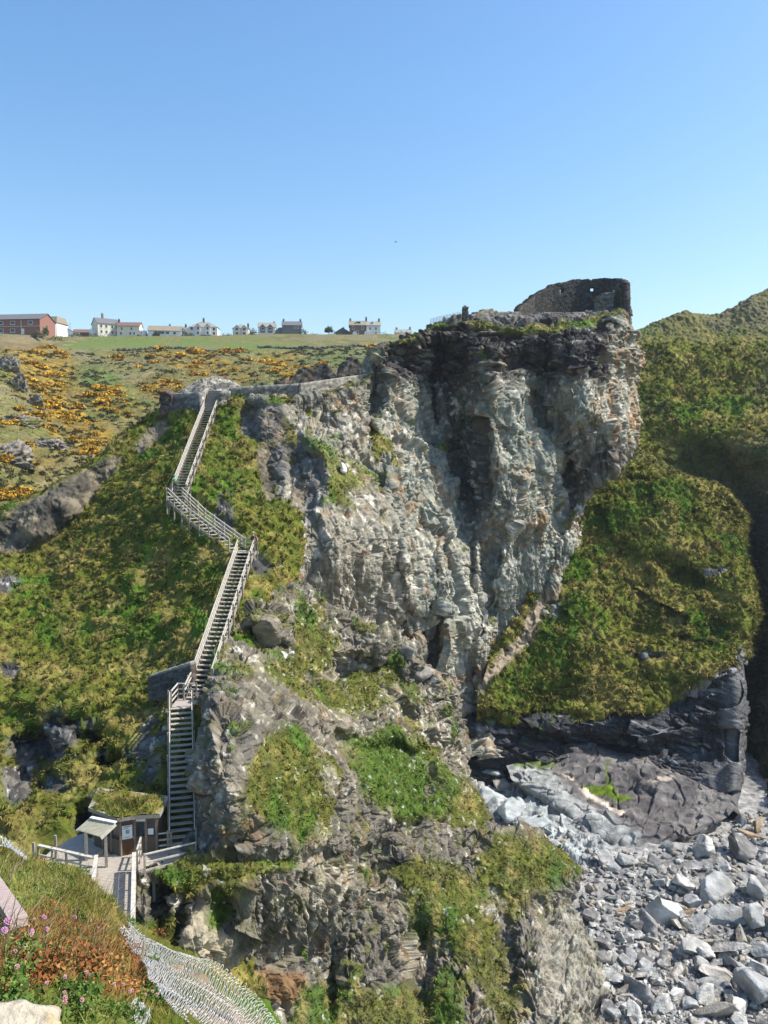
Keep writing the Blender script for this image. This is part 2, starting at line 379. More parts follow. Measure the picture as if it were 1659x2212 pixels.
net2 = poly(B.X, B.Y, [(285, 970), (320, 925), (365, 905), (372, 925), (330, 955), (312, 985)], 7)
net2 = np.maximum(net2, np.maximum(poly(B.X, B.Y, [(512, 890), (560, 866), (612, 872), (624, 945), (575, 962), (520, 940)], 9), poly(B.X, B.Y, [(552, 975), (600, 948), (690, 975), (700, 1090), (650, 1110), (628, 1085), (575, 1080), (560, 1030)], 9)))
xw, yw = warp(B, 12, 2.5, 50)
rk = np.clip(blob(xw, yw, 125, 1590, 55, 55, 0, 0.25) + blob(xw, yw, 45, 1650, 40, 90, 10, 0.25) + blob(xw, yw, 255, 1640, 38, 22, 0, 0.3) + blob(xw, yw, 180, 1570, 30, 30) + blob(xw, yw, 15, 1450, 22, 16) + blob(xw, yw, 200, 1760, 40, 45)
             + blob(xw, yw, 325, 1620, 25, 80, 8) + blob(xw, yw, 100, 1690, 50, 30) + blob(xw, yw, 10, 1260, 30, 22) + blob(xw, yw, 480, 1110, 25, 40, 20) + blob(xw, yw, 560, 1225, 40, 18) + 0.8 * blob(xw, yw, 400, 1440, 40, 16), 0, 1)
rk = rk * sstep(-0.35, 0.05, fbm(B.P, 1.6, 3, 66) + 0.15)
# hollows and overhanging lips on the lower left
B.push(-3.0 * (blob(xw, yw, 75, 1640, 55, 75, 5, 0.22) + blob(xw, yw, 205, 1600, 45, 28, 0, 0.3) + blob(xw, yw, 250, 1655, 40, 18, 0, 0.3) + 0.8 * blob(xw, yw, 200, 1770, 45, 40, 0, 0.3)) + 1.8 * blob(xw, yw, 120, 1500, 95, 45, 0, 0.4) + 0.8 * blob(xw, yw, 150, 1590, 40, 25, 0, 0.4)
       + 1.8 * blob(B.X, B.Y, 590, 905, 34, 46, 0, .6) - 1.5 * blob(B.X, B.Y, 535, 912, 24, 30, 0, .5) - 2.2 * blob(B.X, B.Y, 600, 1030, 42, 50, 0, .4) + 1.0 * blob(B.X, B.Y, 655, 1010, 18, 70, -20, .5) + 1.4 * net * fbm(B.P, 5, 3, 9) + 0.9 * blob(xw, yw, 90, 1120, 90, 40, -45, 0.7))
gr = (1 - rk) * (1 - net) * (1 - net2)
stair = np.clip(poly(B.X, B.Y, [(355, 1830), (360, 1490), (420, 1465), (505, 1195), (352, 1080), (440, 850), (478, 850), (400, 1060), (560, 1160), (450, 1470), (425, 1500), (428, 1830)], 8), 0, 1)
hut_area = poly(B.X, B.Y, [(60, 1800), (160, 1790), (260, 1775), (350, 1770), (430, 1800), (430, 1900), (210, 1920), (60, 1860)], 10)
tB = tussock(B.P, 1.15, 6)
B.disp((gr * (fbm(B.P, 3.5, 4, 5) * 0.6 + 0.62 * tB + 0.25 * tussock(B.P, 0.45, 8)) - 0.6 * stair) * (1 - hut_area) + rk * (0.42 * facet(B.P, 1.3, 20) + 0.16 * facet(B.P, 0.5, 21)) + np.clip(net + net2, 0, 1) * (0.5 * fbm(B.P, 3.0, 3, 91) + 0.24 * facet(B.P, 1.6, 92, .5) + 0.14 * facet(B.P, 0.6, 93, .5) + .1 * fbm(B.P, .4, 3, 94)))
gB = grass_colour(B.P, 0.24, 0.46, 21, 6)
gB = mix(gB, LUSH * 0.9, np.clip(poly(xw, yw, [(300, 960), (410, 900), (385, 1000), (300, 1010)], 14) + blob(xw, yw, 440, 1240, 60, 90, 20) * 0.6 + blob(xw, yw, 470, 1000, 25, 60, 25) * .4, 0, 1) * sstep(-0.5, 0.3, fbm(B.P, 2, 3, 31)))
rc = mix(np.tile(GREY * .8, (len(B.P), 1)), np.array((.07, .066, .062)), sstep(-0.4, 0.2, fbm(B.P, 1.2, 3, 33))); rc = mix(rc, WHITE * 0.7, sstep(0.55, 0.75, fbm(B.P, 0.6, 3, 34)))  # rock colour darkened to stand for the shade in the hollows
gB = tuft_colour(gB, tB, .55); cB = mix(gB, rc, rk)
nc = mix(np.tile((0.078, 0.071, 0.056), (len(B.P), 1)) * (1 + .5 * fbm(B.P, .5, 3, 95))[:, None], TAN * 0.6, sstep(-0.1, 0.5, fbm(B.P, 2.4, 4, 35) + 0.25 * sstep(80, 230, B.X)))
cB = mix(cB, nc * 1.0, np.clip(net + net2, 0, 1))
tag(B.build('grass_slope', cB, TURF), kind='structure')
gB_w = gr * (1 - sstep(0.2, 0.6, stair)) * (1 - hut_area)

# ---- the great headland cliff under the castle
C = Patch([
    [(470, 905, 114), (560, 900, 114), (650, 890, 116), (730, 870, 118), (792, 850, 120), (818, 790, 124), (890, 765, 128), (960, 730, 130), (1060, 700, 136), (1140, 700, 140), (1220, 700, 146), (1300, 700, 150), (1350, 690, 150), (1352, 690, 156)],
    [(470, 872, 98), (560, 862, 98), (650, 860, 100), (730, 838, 103), (796, 812, 107), (816, 756, 109), (885, 732, 112), (950, 697, 115), (1060, 684, 118), (1140, 678, 124), (1220, 678, 128), (1296, 670, 131), (1356, 660, 131), (1360, 668, 142)],
    [(474, 885, 97), (560, 885, 96.4), (650, 876, 99), (730, 850, 102), (796, 828, 106), (817, 780, 108.4), (888, 752, 111), (955, 718, 113.5), (1060, 706, 115), (1140, 708, 117), (1220, 712, 119), (1296, 712, 121.5), (1360, 715, 127), (1364, 715, 142)],
    [(482, 920, 95.5), (565, 935, 93), (650, 905, 97.5), (730, 885, 101), (796, 880, 104.5), (830, 855, 107), (900, 830, 110.5), (975, 830, 113), (1060, 830, 114), (1140, 830, 115.5), (1220, 830, 117.5), (1296, 830, 120.5), (1362, 830, 127), (1362, 830, 142)],
    [(495, 985, 91), (575, 1005, 92), (668, 975, 90.5), (740, 955, 95.5), (810, 960, 101), (850, 960, 104), (920, 960, 108), (985, 960, 111), (1060, 960, 112.5), (1140, 960, 114), (1220, 960, 116), (1290, 960, 119), (1356, 955, 125), (1356, 955, 142)],
    [(510, 1080, 86), (590, 1090, 86.5), (682, 1065, 85.3), (750, 1055, 91), (820, 1065, 97), (870, 1070, 101), (930, 1080, 105), (990, 1080, 109), (1060, 1080, 111), (1130, 1080, 112.5), (1190, 1080, 114), (1236, 1080, 116), (1266, 1075, 119), (1280, 1090, 135)],
    [(545, 1180, 79), (610, 1180, 79), (680, 1180, 83), (760, 1180, 87.5), (830, 1190, 92.5), (880, 1190, 97), (930, 1190, 101.5), (985, 1190, 106), (1040, 1190, 109), (1100, 1190, 110.5), (1160, 1190, 112), (1200, 1190, 113.5), (1232, 1190, 115), (1240, 1200, 130)],
    [(570, 1280, 77), (645, 1300, 81), (720, 1310, 85), (790, 1310, 89), (850, 1310, 93), (890, 1310, 96.5), (930, 1310, 100), (975, 1310, 104), (1020, 1310, 107), (1070, 1310, 108.5), (1120, 1310, 110), (1155, 1310, 111), (1180, 1305, 112.5), (1190, 1310, 128)],
    [(600, 1400, 79), (700, 1400, 84), (780, 1405, 88), (840, 1410, 92), (880, 1410, 95), (910, 1410, 97.5), (940, 1410, 100), (970, 1410, 102.5), (1000, 1410, 105), (1035, 1410, 106.5), (1065, 1405, 107.5), (1090, 1400, 108.5), (1112, 1395, 110), (1120, 1400, 125)],
    [(650, 1520, 82), (740, 1520, 86), (820, 1520, 91), (870, 1520, 94), (910, 1515, 96), (930, 1510, 98), (950, 1505, 99.5), (970, 1500, 101), (988, 1495, 102.5), (1008, 1490, 103.5), (1034, 1485, 104.5), (1054, 1478, 105.5), (1078, 1470, 107.5), (1090, 1470, 122)],
    [(660, 1660, 82), (750, 1660, 86), (830, 1660, 91), (880, 1660, 93), (920, 1650, 94.5), (945, 1645, 96), (965, 1640, 97), (985, 1640, 98), (1003, 1640, 99), (1020, 1640, 99.6), (1045, 1640, 100), (1065, 1640, 101), (1090, 1640, 104), (1100, 1640, 118)]], 820, 840)
xw, yw = warp(C, 16, 6, 60)
face = sstep(700, 740, C.Y)
def prof(xs, dd): return np.interp(xw - 0.04 * (yw - 860), xs, dd)
pf_up = prof([785, 800, 818, 925, 938, 1040, 1062, 1150, 1162, 1240, 1262, 1390], [0, 1.5, -2.0, 3.8, 6.2, -4.2, -4.8, 2.4, 4.2, -3.8, -4.0, 1.6])
pf_mid = prof([800, 840, 965, 978, 1055, 1075, 1200, 1215, 1300, 1330, 1390], [0, -1.2, 3.0, 5.0, -3.8, -4.4, 1.6, 4.8, -3.6, -3.2, 0.4])
pf_low = prof([640, 700, 845, 860, 925, 940, 1010, 1020, 1120, 1240], [0, -.8, 1.6, -.8, .8, -1.0, 1.0, -1.2, 1.4, 1.0])
ty = np.clip((yw - 900) / 110, 0, 1); tz = np.clip((yw - 1090) / 90, 0, 1)
C.push(-((pf_up * (1 - ty) + pf_mid * ty) * (1 - tz) + pf_low * tz) * sstep(715, 790, yw))
C.push(-2.0 * blob(xw, yw, 985, 850, 62, 120, 0, 0.22) - 1.5 * blob(xw, yw, 1012, 1010, 42, 120, -6, 0.25) - 1.0 * blob(xw, yw, 1000, 1110, 34, 60, 0, 0.3)
       + 0.5 * blob(xw, yw, 1115, 930, 62, 190, -4, 0.5) + 1.5 * blob(xw, yw, 900, 1150, 40, 200, -6, 0.6)
       - 2.5 * blob(xw, yw, 1192, 885, 46, 72, -10, 0.25) - 3.5 * blob(xw, yw, 1268, 1005, 46, 85, 12, 0.25) - 3.5 * blob(xw, yw, 1215, 1000, 26, 60, 10, 0.4)
       + 0.8 * blob(xw, yw, 1080, 735, 270, 38, 2, 0.4) - 0.8 * blob(xw, yw, 1100, 790, 200, 26, 4, 0.5)
       + 1.5 * blob(xw, yw, 1000, 1260, 40, 160, -4, 0.6) - 1.6 * blob(xw, yw, 920, 1260, 20, 150, -5, 0.5)
       + 2.0 * blob(xw, yw, 1120, 1180, 50, 120, 8, 0.6) - 2.0 * blob(xw, yw, 1060, 1220, 22, 130, 10, 0.5) - 3.2 * blob(xw, yw, 880, 1345, 36, 32, 0, 0.3)
       - 2.8 * blob(xw, yw, 940, 1410, 20, 60, 0, 0.4) + 1.8 * blob(xw, yw, 985, 1340, 30, 90, 0, 0.6) + 2.0 * blob(xw, yw, 770, 1180, 90, 110, 0, 0.6)
       - 2.5 * blob(xw, yw, 810, 840, 14, 70, 0, 0.4) - 1.2 * blob(xw, yw, 1320, 715, 24, 16, 0, 0.3)
       - 2.2 * blob(xw, yw, 660, 1030, 40, 70, -14, 0.35) + 1.5 * blob(xw, yw, 690, 1000, 14, 60, -24, 0.5) + 1.4 * blob(xw, yw, 590, 900, 34, 46, 0, 0.6) - 1.6 * blob(xw, yw, 520, 905, 36, 40, 0, 0.4)
       - 1.8 * blob(xw, yw, 850, 1100, 12, 50, -8, 0.5) - 1.5 * blob(xw, yw, 1150, 1085, 30, 40, 10, .4) - 2.0 * blob(xw, yw, 1215, 1120, 14, 60, 20, .4))
Ns = C.smoothN(8)
netC = np.clip(poly(xw, yw, [(490, 880), (600, 862), (622, 930), (560, 960), (500, 930)], 10) + poly(xw, yw, [(540, 960), (620, 945), (700, 1000), (690, 1090), (655, 1130), (640, 1020), (560, 1080), (535, 1000)], 10), 0, 1)
gC = np.clip(poly(xw, yw, [(500, 852), (640, 848), (640, 868), (560, 866), (500, 872)], 6) + poly(xw, yw, [(640, 856), (790, 812), (796, 822), (720, 846), (640, 872)], 4) * 0.8
             + poly(xw, yw, [(800, 905), (828, 945), (878, 1010), (876, 1030), (820, 1005), (795, 965)], 9) + 0.9 * poly(xw, yw, [(640, 940), (700, 960), (780, 1000), (850, 1040), (800, 1060), (740, 1050), (690, 1000)], 12)
             + poly(xw, yw, [(700, 1010), (760, 1060), (790, 1090), (705, 1085)], 10) + poly(xw, yw, [(800, 745), (900, 712), (1000, 676), (1010, 690), (940, 708), (880, 740), (830, 760)], 6)
             + poly(xw, yw, [(1020, 690), (1120, 700), (1240, 690), (1340, 664), (1352, 676), (1290, 698), (1200, 712), (1120, 712), (1040, 702)], 5)
             + poly(xw, yw, [(500, 920), (560, 975), (610, 1100), (650, 1140), (640, 1230), (560, 1230), (500, 1100)], 16), 0, 1)
gC = np.where(C.Y > 715, gC * sstep(-0.45, 0.0, fbm(C.P, 2.5, 3, 44) + 0.1), gC)
gC = np.maximum(gC, sstep(0.5, 0.8, fbm(C.P, 3.0, 4, 45)) * sstep(0.25, 0.6, C.N[:, 2]) * 0.9)
plateau = sstep(0, 1, (C.D > 124).astype(float)) * (C.Y < 715)
rock = (1 - gC) * (1 - 0.85 * netC)
# the rock breaks into upright plates; near the top it is bedded level
topb = 1 - sstep(795, 850, yw + 25 * fbm(C.P, 8, 3, 47) - 0.02 * (xw - 1000))
topb *= sstep(800, 840, xw)
q1 = C.P * (1.3, 1.0, 0.5); q2 = C.P * (0.55, 0.8, 1.7)
def w3(q, s): return np.stack([fbm(q, s, 2, 901), fbm(q, s, 2, 902), fbm(q, s, 2, 903)], -1)
def rough(q, s): return 1.5 * facet(q, 6.0, s + 5) + 0.85 * facet(q + .35 * w3(q, 1.6), 2.9, s, .45) + 0.42 * facet(q + .2 * w3(q, .8), 1.4, s + 1, .4) + 0.22 * facet(q * (1, 1, .8) + .1 * w3(q, .4), 0.7, s + 2, .45) + 0.09 * facet(q * (1, 1, .7), 0.36, s + 3)
hr = rough(q1, 100) * (1 - topb) + rough(q2, 110) * topb
amp = np.clip(sstep(600, 900, C.X) * 0.45 + 0.55, 0, 1)
streak = np.abs(fbm(C.P * (2.4, 2.0, 0.45), 1.8, 3, 68))
C.disp(rock * amp * (hr + 0.5 * fbm(C.P, 5, 4, 48) + .22 * ledges(C.P, .95, 400) * (1 - .3 * topb) + .8 * topb * ledges(C.P, 2.0, 420) - .35 * streak * (1 - topb) - .8 * cracks(C.P * (1.5, 1.2, .4), 4.5, 69) - .5 * cracks(C.P * (.5, .6, 1.5), 4, 70) * (.4 + topb)) * (1 - 0.7 * plateau) + gC * (0.35 * fbm(C.P, 3, 3, 49) + 0.35 * tussock(C.P, 0.8, 9)) + netC * (0.3 * fbm(C.P, 2.4, 3, 50) + .4 * facet(C.P, 2.0, 63) + .2 * facet(C.P, .8, 64) + .08 * facet(C.P, .4, 65)), Ns)
C.P += (RNG.normal(0, 0.02, C.P.shape)) * rock[:, None]
n1 = fbm(C.P, 7, 4, 51); n2 = fbm(C.P * (1.6, 1.6, 0.35), 2.2, 4, 52); n3 = fbm(C.P, 0.7, 3, 53)
cC = mix(np.tile(GREEN_GREY, (len(C.P), 1)), PALE, sstep(-0.35, 0.4, n1 + 0.4 * n2))
cC = mix(cC, TAN, sstep(0.05, 0.6, n2 + 0.5 * fbm(C.P, 4, 3, 54)) * 0.7)
leftrock = 1 - sstep(790, 870, xw - 0.25 * (yw - 1000)); cC = mix(cC, np.array((0.265, 0.235, 0.18)), leftrock * 0.75) * .95
cC = mix(cC, ORANGE, np.clip(sstep(0.15, 0.7, n2 + 0.3) * blob(xw, yw, 1345, 860, 32, 160, 0, 0.6) + 0.9 * sstep(0.2, 0.6, n2 + .2) * poly(xw, yw, [(1110, 1400), (1180, 1290), (1240, 1060), (1262, 1070), (1225, 1215), (1160, 1330)], 14) + 0.8 * blob(xw, yw, 1160, 1130, 20, 12) + sstep(.45, .75, fbm(C.P, 2, 3, 57)) * .7, 0, 1) * 0.75)
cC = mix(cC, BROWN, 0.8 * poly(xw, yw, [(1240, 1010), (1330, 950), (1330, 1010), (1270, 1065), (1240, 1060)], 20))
stain_shade = np.clip(blob(xw, yw, 985, 830, 62, 110, 0, .4) + blob(xw, yw, 1015, 1010, 40, 110, -6, .4) + .5 * blob(xw, yw, 1270, 1000, 44, 60, 0, .4), 0, 1)  # brown-black stain plus the recesses' shade, both put into the rock colour
stain_shade = np.clip(stain_shade + .6 * blob(xw, yw, 1200, 880, 34, 60, 0, .5), 0, 1); cC = mix(cC, np.array((0.075, 0.066, 0.052)), stain_shade * (.6 + .35 * sstep(-.4, .3, n2)))
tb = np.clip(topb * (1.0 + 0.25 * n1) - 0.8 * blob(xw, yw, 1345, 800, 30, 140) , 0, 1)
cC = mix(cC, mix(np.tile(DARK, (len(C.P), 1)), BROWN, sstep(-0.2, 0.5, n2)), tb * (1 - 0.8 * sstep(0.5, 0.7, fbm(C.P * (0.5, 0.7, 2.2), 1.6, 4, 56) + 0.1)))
cC = mix(cC, WHITE * (1, .97, .9), sstep(0.4, 0.8, n3 + 0.25 * n1) * 0.6 * (1 - 0.9 * tb))
cC = mix(cC, np.array((0.115, 0.108, 0.10)) * 1.0, netC * 0.85 * (.7 + .3 * sstep(-.3, .3, fbm(C.P, .8, 3, 62))))
rub = poly(xw, yw, [(1020, 668), (1130, 664), (1300, 664), (1300, 672), (1150, 690), (1040, 690)], 4)
cC = mix(cC, grass_colour(C.P, 0.35, 0.3, 60, 4), gC * (1 - rub)); cC = mix(cC, GREY * 0.8, rub * 0.9)
scree = poly(xw, yw, [(1180, 1270), (1200, 1262), (1190, 1300), (1140, 1370), (1080, 1440), (1000, 1480), (985, 1470), (1080, 1400)], 8)
cC = mix(cC, np.array((0.29, 0.225, 0.15)), scree)
cC *= (1 + 0.25 * n3)[:, None]
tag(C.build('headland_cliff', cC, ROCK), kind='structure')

# ---- the near crag beside the stairs
D = Patch([
    [(480, 1330, 80), (575, 1290, 84), (640, 1310, 88), (720, 1360, 90), (800, 1410, 92), (870, 1450, 92), (930, 1500, 92), (985, 1560, 92), (1000, 1570, 94)],
    [(520, 1264, 72), (572, 1236, 73), (640, 1256, 75), (720, 1302, 77), (800, 1347, 78), (850, 1387, 79), (920, 1437, 80), (975, 1490, 81), (992, 1510, 83)],
    [(500, 1330, 67.5), (560, 1320, 68.5), (640, 1350, 71), (720, 1385, 73), (790, 1420, 75), (850, 1450, 76.5), (920, 1500, 78), (985, 1560, 79.5), (1000, 1580, 83)],
    [(462, 1405, 62), (540, 1410, 63), (620, 1440, 66), (710, 1470, 69), (790, 1500, 72), (850, 1530, 74), (920, 1570, 76), (992, 1640, 78), (1006, 1650, 82)],
    [(440, 1500, 56.4), (478, 1500, 54.4), (600, 1540, 57.5), (700, 1560, 62.5), (790, 1580, 69), (860, 1600, 71.5), (940, 1640, 74), (1022, 1710, 76), (1035, 1715, 80)],
    [(434, 1565, 55.2), (468, 1566, 50.4), (590, 1640, 51.6), (700, 1660, 57.5), (790, 1680, 63.2), (870, 1690, 69.5), (960, 1720, 72), (1056, 1785, 74.5), (1070, 1795, 78)],
    [(430, 1690, 52.6), (474, 1672, 47.2), (590, 1740, 50), (700, 1760, 56), (790, 1780, 62), (880, 1790, 67.5), (980, 1800, 70.5), (1110, 1800, 73), (1180, 1818, 77)],
    [(428, 1800, 50.0), (482, 1785, 46.3), (600, 1830, 49.3), (700, 1840, 55), (800, 1850, 61), (900, 1850, 66), (1010, 1860, 69), (1160, 1850, 72), (1252, 1884, 74)],
    [(296, 1884, 45.2), (430, 1898, 45.6), (560, 1930, 48.2), (680, 1940, 54), (800, 1950, 61.5), (910, 1950, 64.3), (1030, 1960, 67), (1160, 1960, 69), (1247, 1960, 71.5)],
    [(290, 2000, 44.2), (420, 2030, 45.2), (550, 2040, 50), (680, 2050, 57), (800, 2060, 60), (920, 2060, 62.4), (1050, 2070, 62.4), (1190, 2080, 62.0), (1290, 2050, 66.5)],
    [(290, 2120, 44), (420, 2140, 46.3), (560, 2150, 51), (690, 2160, 55), (820, 2170, 57.5), (940, 2170, 57.5), (1070, 2180, 57.2), (1210, 2180, 56.6), (1320, 2150, 60.3)],
    [(290, 2280, 43.5), (430, 2290, 45.5), (570, 2300, 49.5), (700, 2300, 52.5), (830, 2300, 54.2), (950, 2300, 53.4), (1080, 2300, 52.6), (1220, 2300, 52.2), (1335, 2290, 54.0)],
    [(290, 2500, 43), (430, 2500, 45), (570, 2500, 48), (700, 2500, 50), (830, 2500, 51), (950, 2500, 51), (1080, 2500, 51), (1220, 2500, 50), (1340, 2480, 50)]], 780, 900)
xw, yw = warp(D, 13, 3.5, 80)
D.push(1.6 * blob(xw, yw, 575, 1335, 42, 40, 20, 0.4) - 1.6 * blob(xw, yw, 560, 1392, 50, 16, 10, 0.5) + 1.0 * blob(xw, yw, 520, 1540, 46, 60, 0, 0.5) + 0.5 * blob(xw, yw, 500, 1700, 24, 100, 0, 0.6)
       - 1.8 * blob(xw, yw, 770, 1440, 60, 24, -12, 0.5) + 0.8 * blob(xw, yw, 800, 1390, 50, 18, -20, .5) - 1.2 * blob(xw, yw, 860, 1620, 90, 14, 0, 0.5) + 1.2 * blob(xw, yw, 800, 1570, 130, 26, 6, 0.5)
       + 1.0 * blob(xw, yw, 890, 1430, 26, 36, 0, .5) - 1.5 * blob(xw, yw, 900, 1470, 30, 24, 0, 0.5)
       - 1.6 * blob(xw, yw, 800, 1860, 60, 40, 0, .6) - 1.3 * blob(xw, yw, 470, 1960, 60, 40, 0, .5) + 1.6 * blob(xw, yw, 430, 2040, 30, 90, 0, .5) - 1.6 * blob(xw, yw, 385, 2020, 14, 90, 6, .5)
       + 1.3 * blob(xw, yw, 800, 2080, 60, 110, 6, .6) - 1.6 * blob(xw, yw, 910, 2090, 26, 110, -4, .5) - 1.4 * blob(xw, yw, 720, 2100, 18, 90, 8, .5) + 1.2 * blob(xw, yw, 1010, 2080, 50, 120, 0, .6)
       - .6 * blob(xw, yw, 1090, 2060, 16, 80, 4, .5) + 1.4 * blob(xw, yw, 1150, 2060, 40, 120, 0, .6) - 1.8 * blob(xw, yw, 340, 1960, 22, 50, 0, .4)
       - 1.0 * blob(xw, yw, 600, 1850, 160, 14, -3, .5))
Ns = D.smoothN(8)
gD = np.clip(poly(xw, yw, [(640, 1300), (700, 1310), (730, 1390), (720, 1450), (650, 1450), (630, 1380)], 14) * 0.95 + poly(xw, yw, [(700, 1470), (800, 1440), (860, 1390), (880, 1410), (850, 1480), (780, 1530), (720, 1530)], 12)
             + 0.85 * poly(xw, yw, [(560, 1400), (640, 1420), (760, 1500), (860, 1530), (700, 1550), (640, 1500), (560, 1460)], 20)
             + poly(xw, yw, [(560, 1600), (640, 1570), (700, 1640), (720, 1760), (640, 1830), (520, 1740), (510, 1700)], 16) + poly(xw, yw, [(740, 1590), (860, 1570), (930, 1600), (1000, 1680), (960, 1760), (850, 1770), (790, 1720), (750, 1640)], 14)
             + poly(xw, yw, [(980, 1700), (1040, 1720), (1050, 1800), (980, 1790)], 12) + 0.9 * poly(xw, yw, [(1060, 1790), (1180, 1815), (1250, 1890), (1180, 1960), (1110, 1990), (1050, 1900)], 12)
             + 0.85 * poly(xw, yw, [(880, 1850), (1000, 1860), (1080, 1960), (1040, 2060), (900, 2060), (870, 1980)], 16) + poly(xw, yw, [(320, 1870), (430, 1850), (640, 1850), (560, 1900), (440, 1900), (400, 1940), (330, 1900)], 10)
             + 0.9 * blob(xw, yw, 545, 2130, 30, 30) + 0.9 * poly(xw, yw, [(640, 2130), (960, 2130), (1000, 2230), (600, 2230)], 20) + poly(xw, yw, [(300, 1990), (380, 1960), (370, 2090), (300, 2080)], 10) + blob(xw, yw, 460, 1960, 22, 50)
             + blob(xw, yw, 440, 1600, 20, 20) + 0.8 * blob(xw, yw, 500, 1930, 60, 30), 0, 1)
gn = fbm(D.P, 2.2, 4, 81)
gD = gD * sstep(-0.75, -0.2, gn + 0.15) + sstep(0.15, 0.55, gn + 0.5 * (D.N[:, 2] - 0.55)) * 0.85
gD = np.clip(gD, 0, 1) * (1 - poly(xw, yw, [(410, 1560), (446, 1520), (494, 1640), (506, 1780), (470, 1850), (410, 1850)], 6)) * (1 - 0.8 * poly(xw, yw, [(1130, 1960), (1260, 1900), (1330, 2230), (1150, 2230)], 25))
gD *= 1 - poly(xw, yw, [(385, 1930), (450, 1960), (540, 2060), (540, 2120), (400, 2130), (380, 2030)], 12) * (1 - blob(xw, yw, 460, 1960, 22, 50))
rock = 1 - gD
low = sstep(1780, 1880, yw)
q1 = D.P * (1.3, 1.1, 0.6); q2 = D.P * (0.8, 0.9, 1.3)
hr = (0.85 * facet(q1, 4.2, 127) + 0.46 * facet(q1 + .25 * w3(q1, 1.2), 2.0, 120, .5) + 0.25 * facet(q1 + .12 * w3(q1, .5), 0.95, 121, .45) + 0.10 * facet(q1, 0.42, 122)) * low + (0.70 * facet(q2, 4.4, 128) + 0.40 * facet(q2 + .25 * w3(q2, 1.2), 2.0, 123, .5) + 0.18 * facet(q2 + .12 * w3(q2, .5), 0.85, 124, .45) + 0.08 * facet(q2, 0.38, 125)) * (1 - low)
D.disp((0.35 + 0.65 * rock) * (0.5 * fbm(D.P, 4, 4, 82)) + rock * (1.2 * hr + .12 * ledges(D.P, .8, 430, (.35, .1, 1)) - .5 * cracks(D.P * (1.4, 1.2, .5), 3.2, 92) - .35 * cracks(D.P * (.6, .6, 1.4), 3.5, 93) - .3 * low * np.abs(fbm(D.P * (2.4, 2, .5), 1.2, 3, 90))) + gD * (0.34 * tussock(D.P, 0.7, 13) + 0.12 * facet(D.P, 1.0, 126) + 0.12 * tussock(D.P, .3, 14)), Ns)
D.P += RNG.normal(0, 0.010, D.P.shape) * rock[:, None]
n1 = fbm(D.P, 4, 4, 83); n2 = fbm(D.P * (1.5, 1.5, 0.5), 1.3, 4, 84); n3 = fbm(D.P, 0.45, 3, 85)
cD = mix(np.tile((0.185, 0.165, 0.13), (len(D.P), 1)), np.array((0.29, 0.25, 0.18)), sstep(-0.3, 0.5, n1))
cD = mix(cD, np.array((0.12, 0.105, 0.088)), sstep(0.05, 0.55, n2) * 0.65); cD = mix(cD, OLIVE * .9, sstep(0.1, .6, fbm(D.P, 1.1, 4, 89)) * .55)
cD = mix(cD, WHITE * (1, .96, .88), sstep(0.4, 0.75, n3 + 0.35 * n1 - 0.05) * 0.6)
cD = mix(cD, np.array((0.42, 0.36, 0.25)), 0.85 * poly(xw, yw, [(395, 1940), (440, 1960), (520, 2060), (540, 2120), (400, 2110), (385, 2030)], 14))
cD = mix(cD, np.array((0.34, 0.315, 0.25)), 0.8 * poly(xw, yw, [(1180, 2000), (1250, 1930), (1340, 2100), (1340, 2260), (1130, 2260)], 25))
cD = mix(cD, ORANGE * 0.8, np.clip(poly(xw, yw, [(490, 2090), (640, 2100), (660, 2150), (640, 2180), (520, 2150)], 12) + 0.8 * sstep(0.3, 0.7, n2) * blob(xw, yw, 890, 2060, 20, 140, -4) + 0.5 * sstep(.45, .75, fbm(D.P, 1.5, 3, 88)), 0, 1) * 0.8)
gcD = grass_colour(D.P, 0.35, 0.32, 86, 4)
gcD = mix(gcD, LUSH * 1.05, 0.8 * np.clip(poly(xw, yw, [(740, 1590), (860, 1570), (1000, 1680), (960, 1760), (850, 1770), (790, 1720)], 20) + blob(xw, yw, 350, 1890, 60, 20) + blob(xw, yw, 460, 1960, 25, 50), 0, 1))
cD = mix(cD, gcD, gD); cD = mix(cD, WHITE * .7, sstep(0.72, 0.85, n3 + 0.3 * n1) * 0.7 * gD)
cD *= (0.86 + 0.2 * n3)[:, None]
tag(D.build('crag', cD, ROCK), kind='structure')

# ---- the grass mound on the right
E = Patch([
    [(1180, 1130, 140), (1330, 1080, 142), (1420, 1070, 146), (1500, 1075, 148), (1570, 1105, 148), (1610, 1140, 148), (1640, 1160, 150)],
    [(1235, 1100, 122), (1330, 1042, 127), (1420, 1028, 130), (1500, 1040, 131), (1575, 1070, 131), (1602, 1112, 130), (1612, 1125, 140)],
    [(1190, 1200, 117), (1290, 1160, 120.5), (1380, 1140, 123), (1460, 1140, 124), (1540, 1150, 124.5), (1596, 1190, 124), (1608, 1195, 135)],
    [(1130, 1310, 112), (1225, 1280, 115), (1330, 1260, 117), (1420, 1260, 118), (1520, 1260, 118), (1616, 1310, 116.5), (1630, 1315, 128)],
    [(1065, 1410, 107.8), (1170, 1400, 109.5), (1280, 1390, 111), (1390, 1390, 111.5), (1500, 1380, 111.5), (1606, 1400, 109), (1620, 1400, 122)],
    [(1035, 1500, 103.8), (1120, 1500, 105), (1230, 1500, 106), (1350, 1480, 106), (1470, 1460, 106), (1592, 1425, 106.5), (1606, 1430, 118)],
    [(1030, 1545, 102), (1110, 1552, 102.3), (1220, 1560, 102.5), (1340, 1537, 102.5), (1450, 1524, 103), (1530, 1472, 104), (1598, 1442, 105)],
    [(1030, 1575, 106), (1110, 1582, 106.3), (1220, 1590, 106.5), (1340, 1567, 106.5), (1450, 1550, 107), (1530, 1500, 108), (1598, 1470, 109)]], 420, 480)
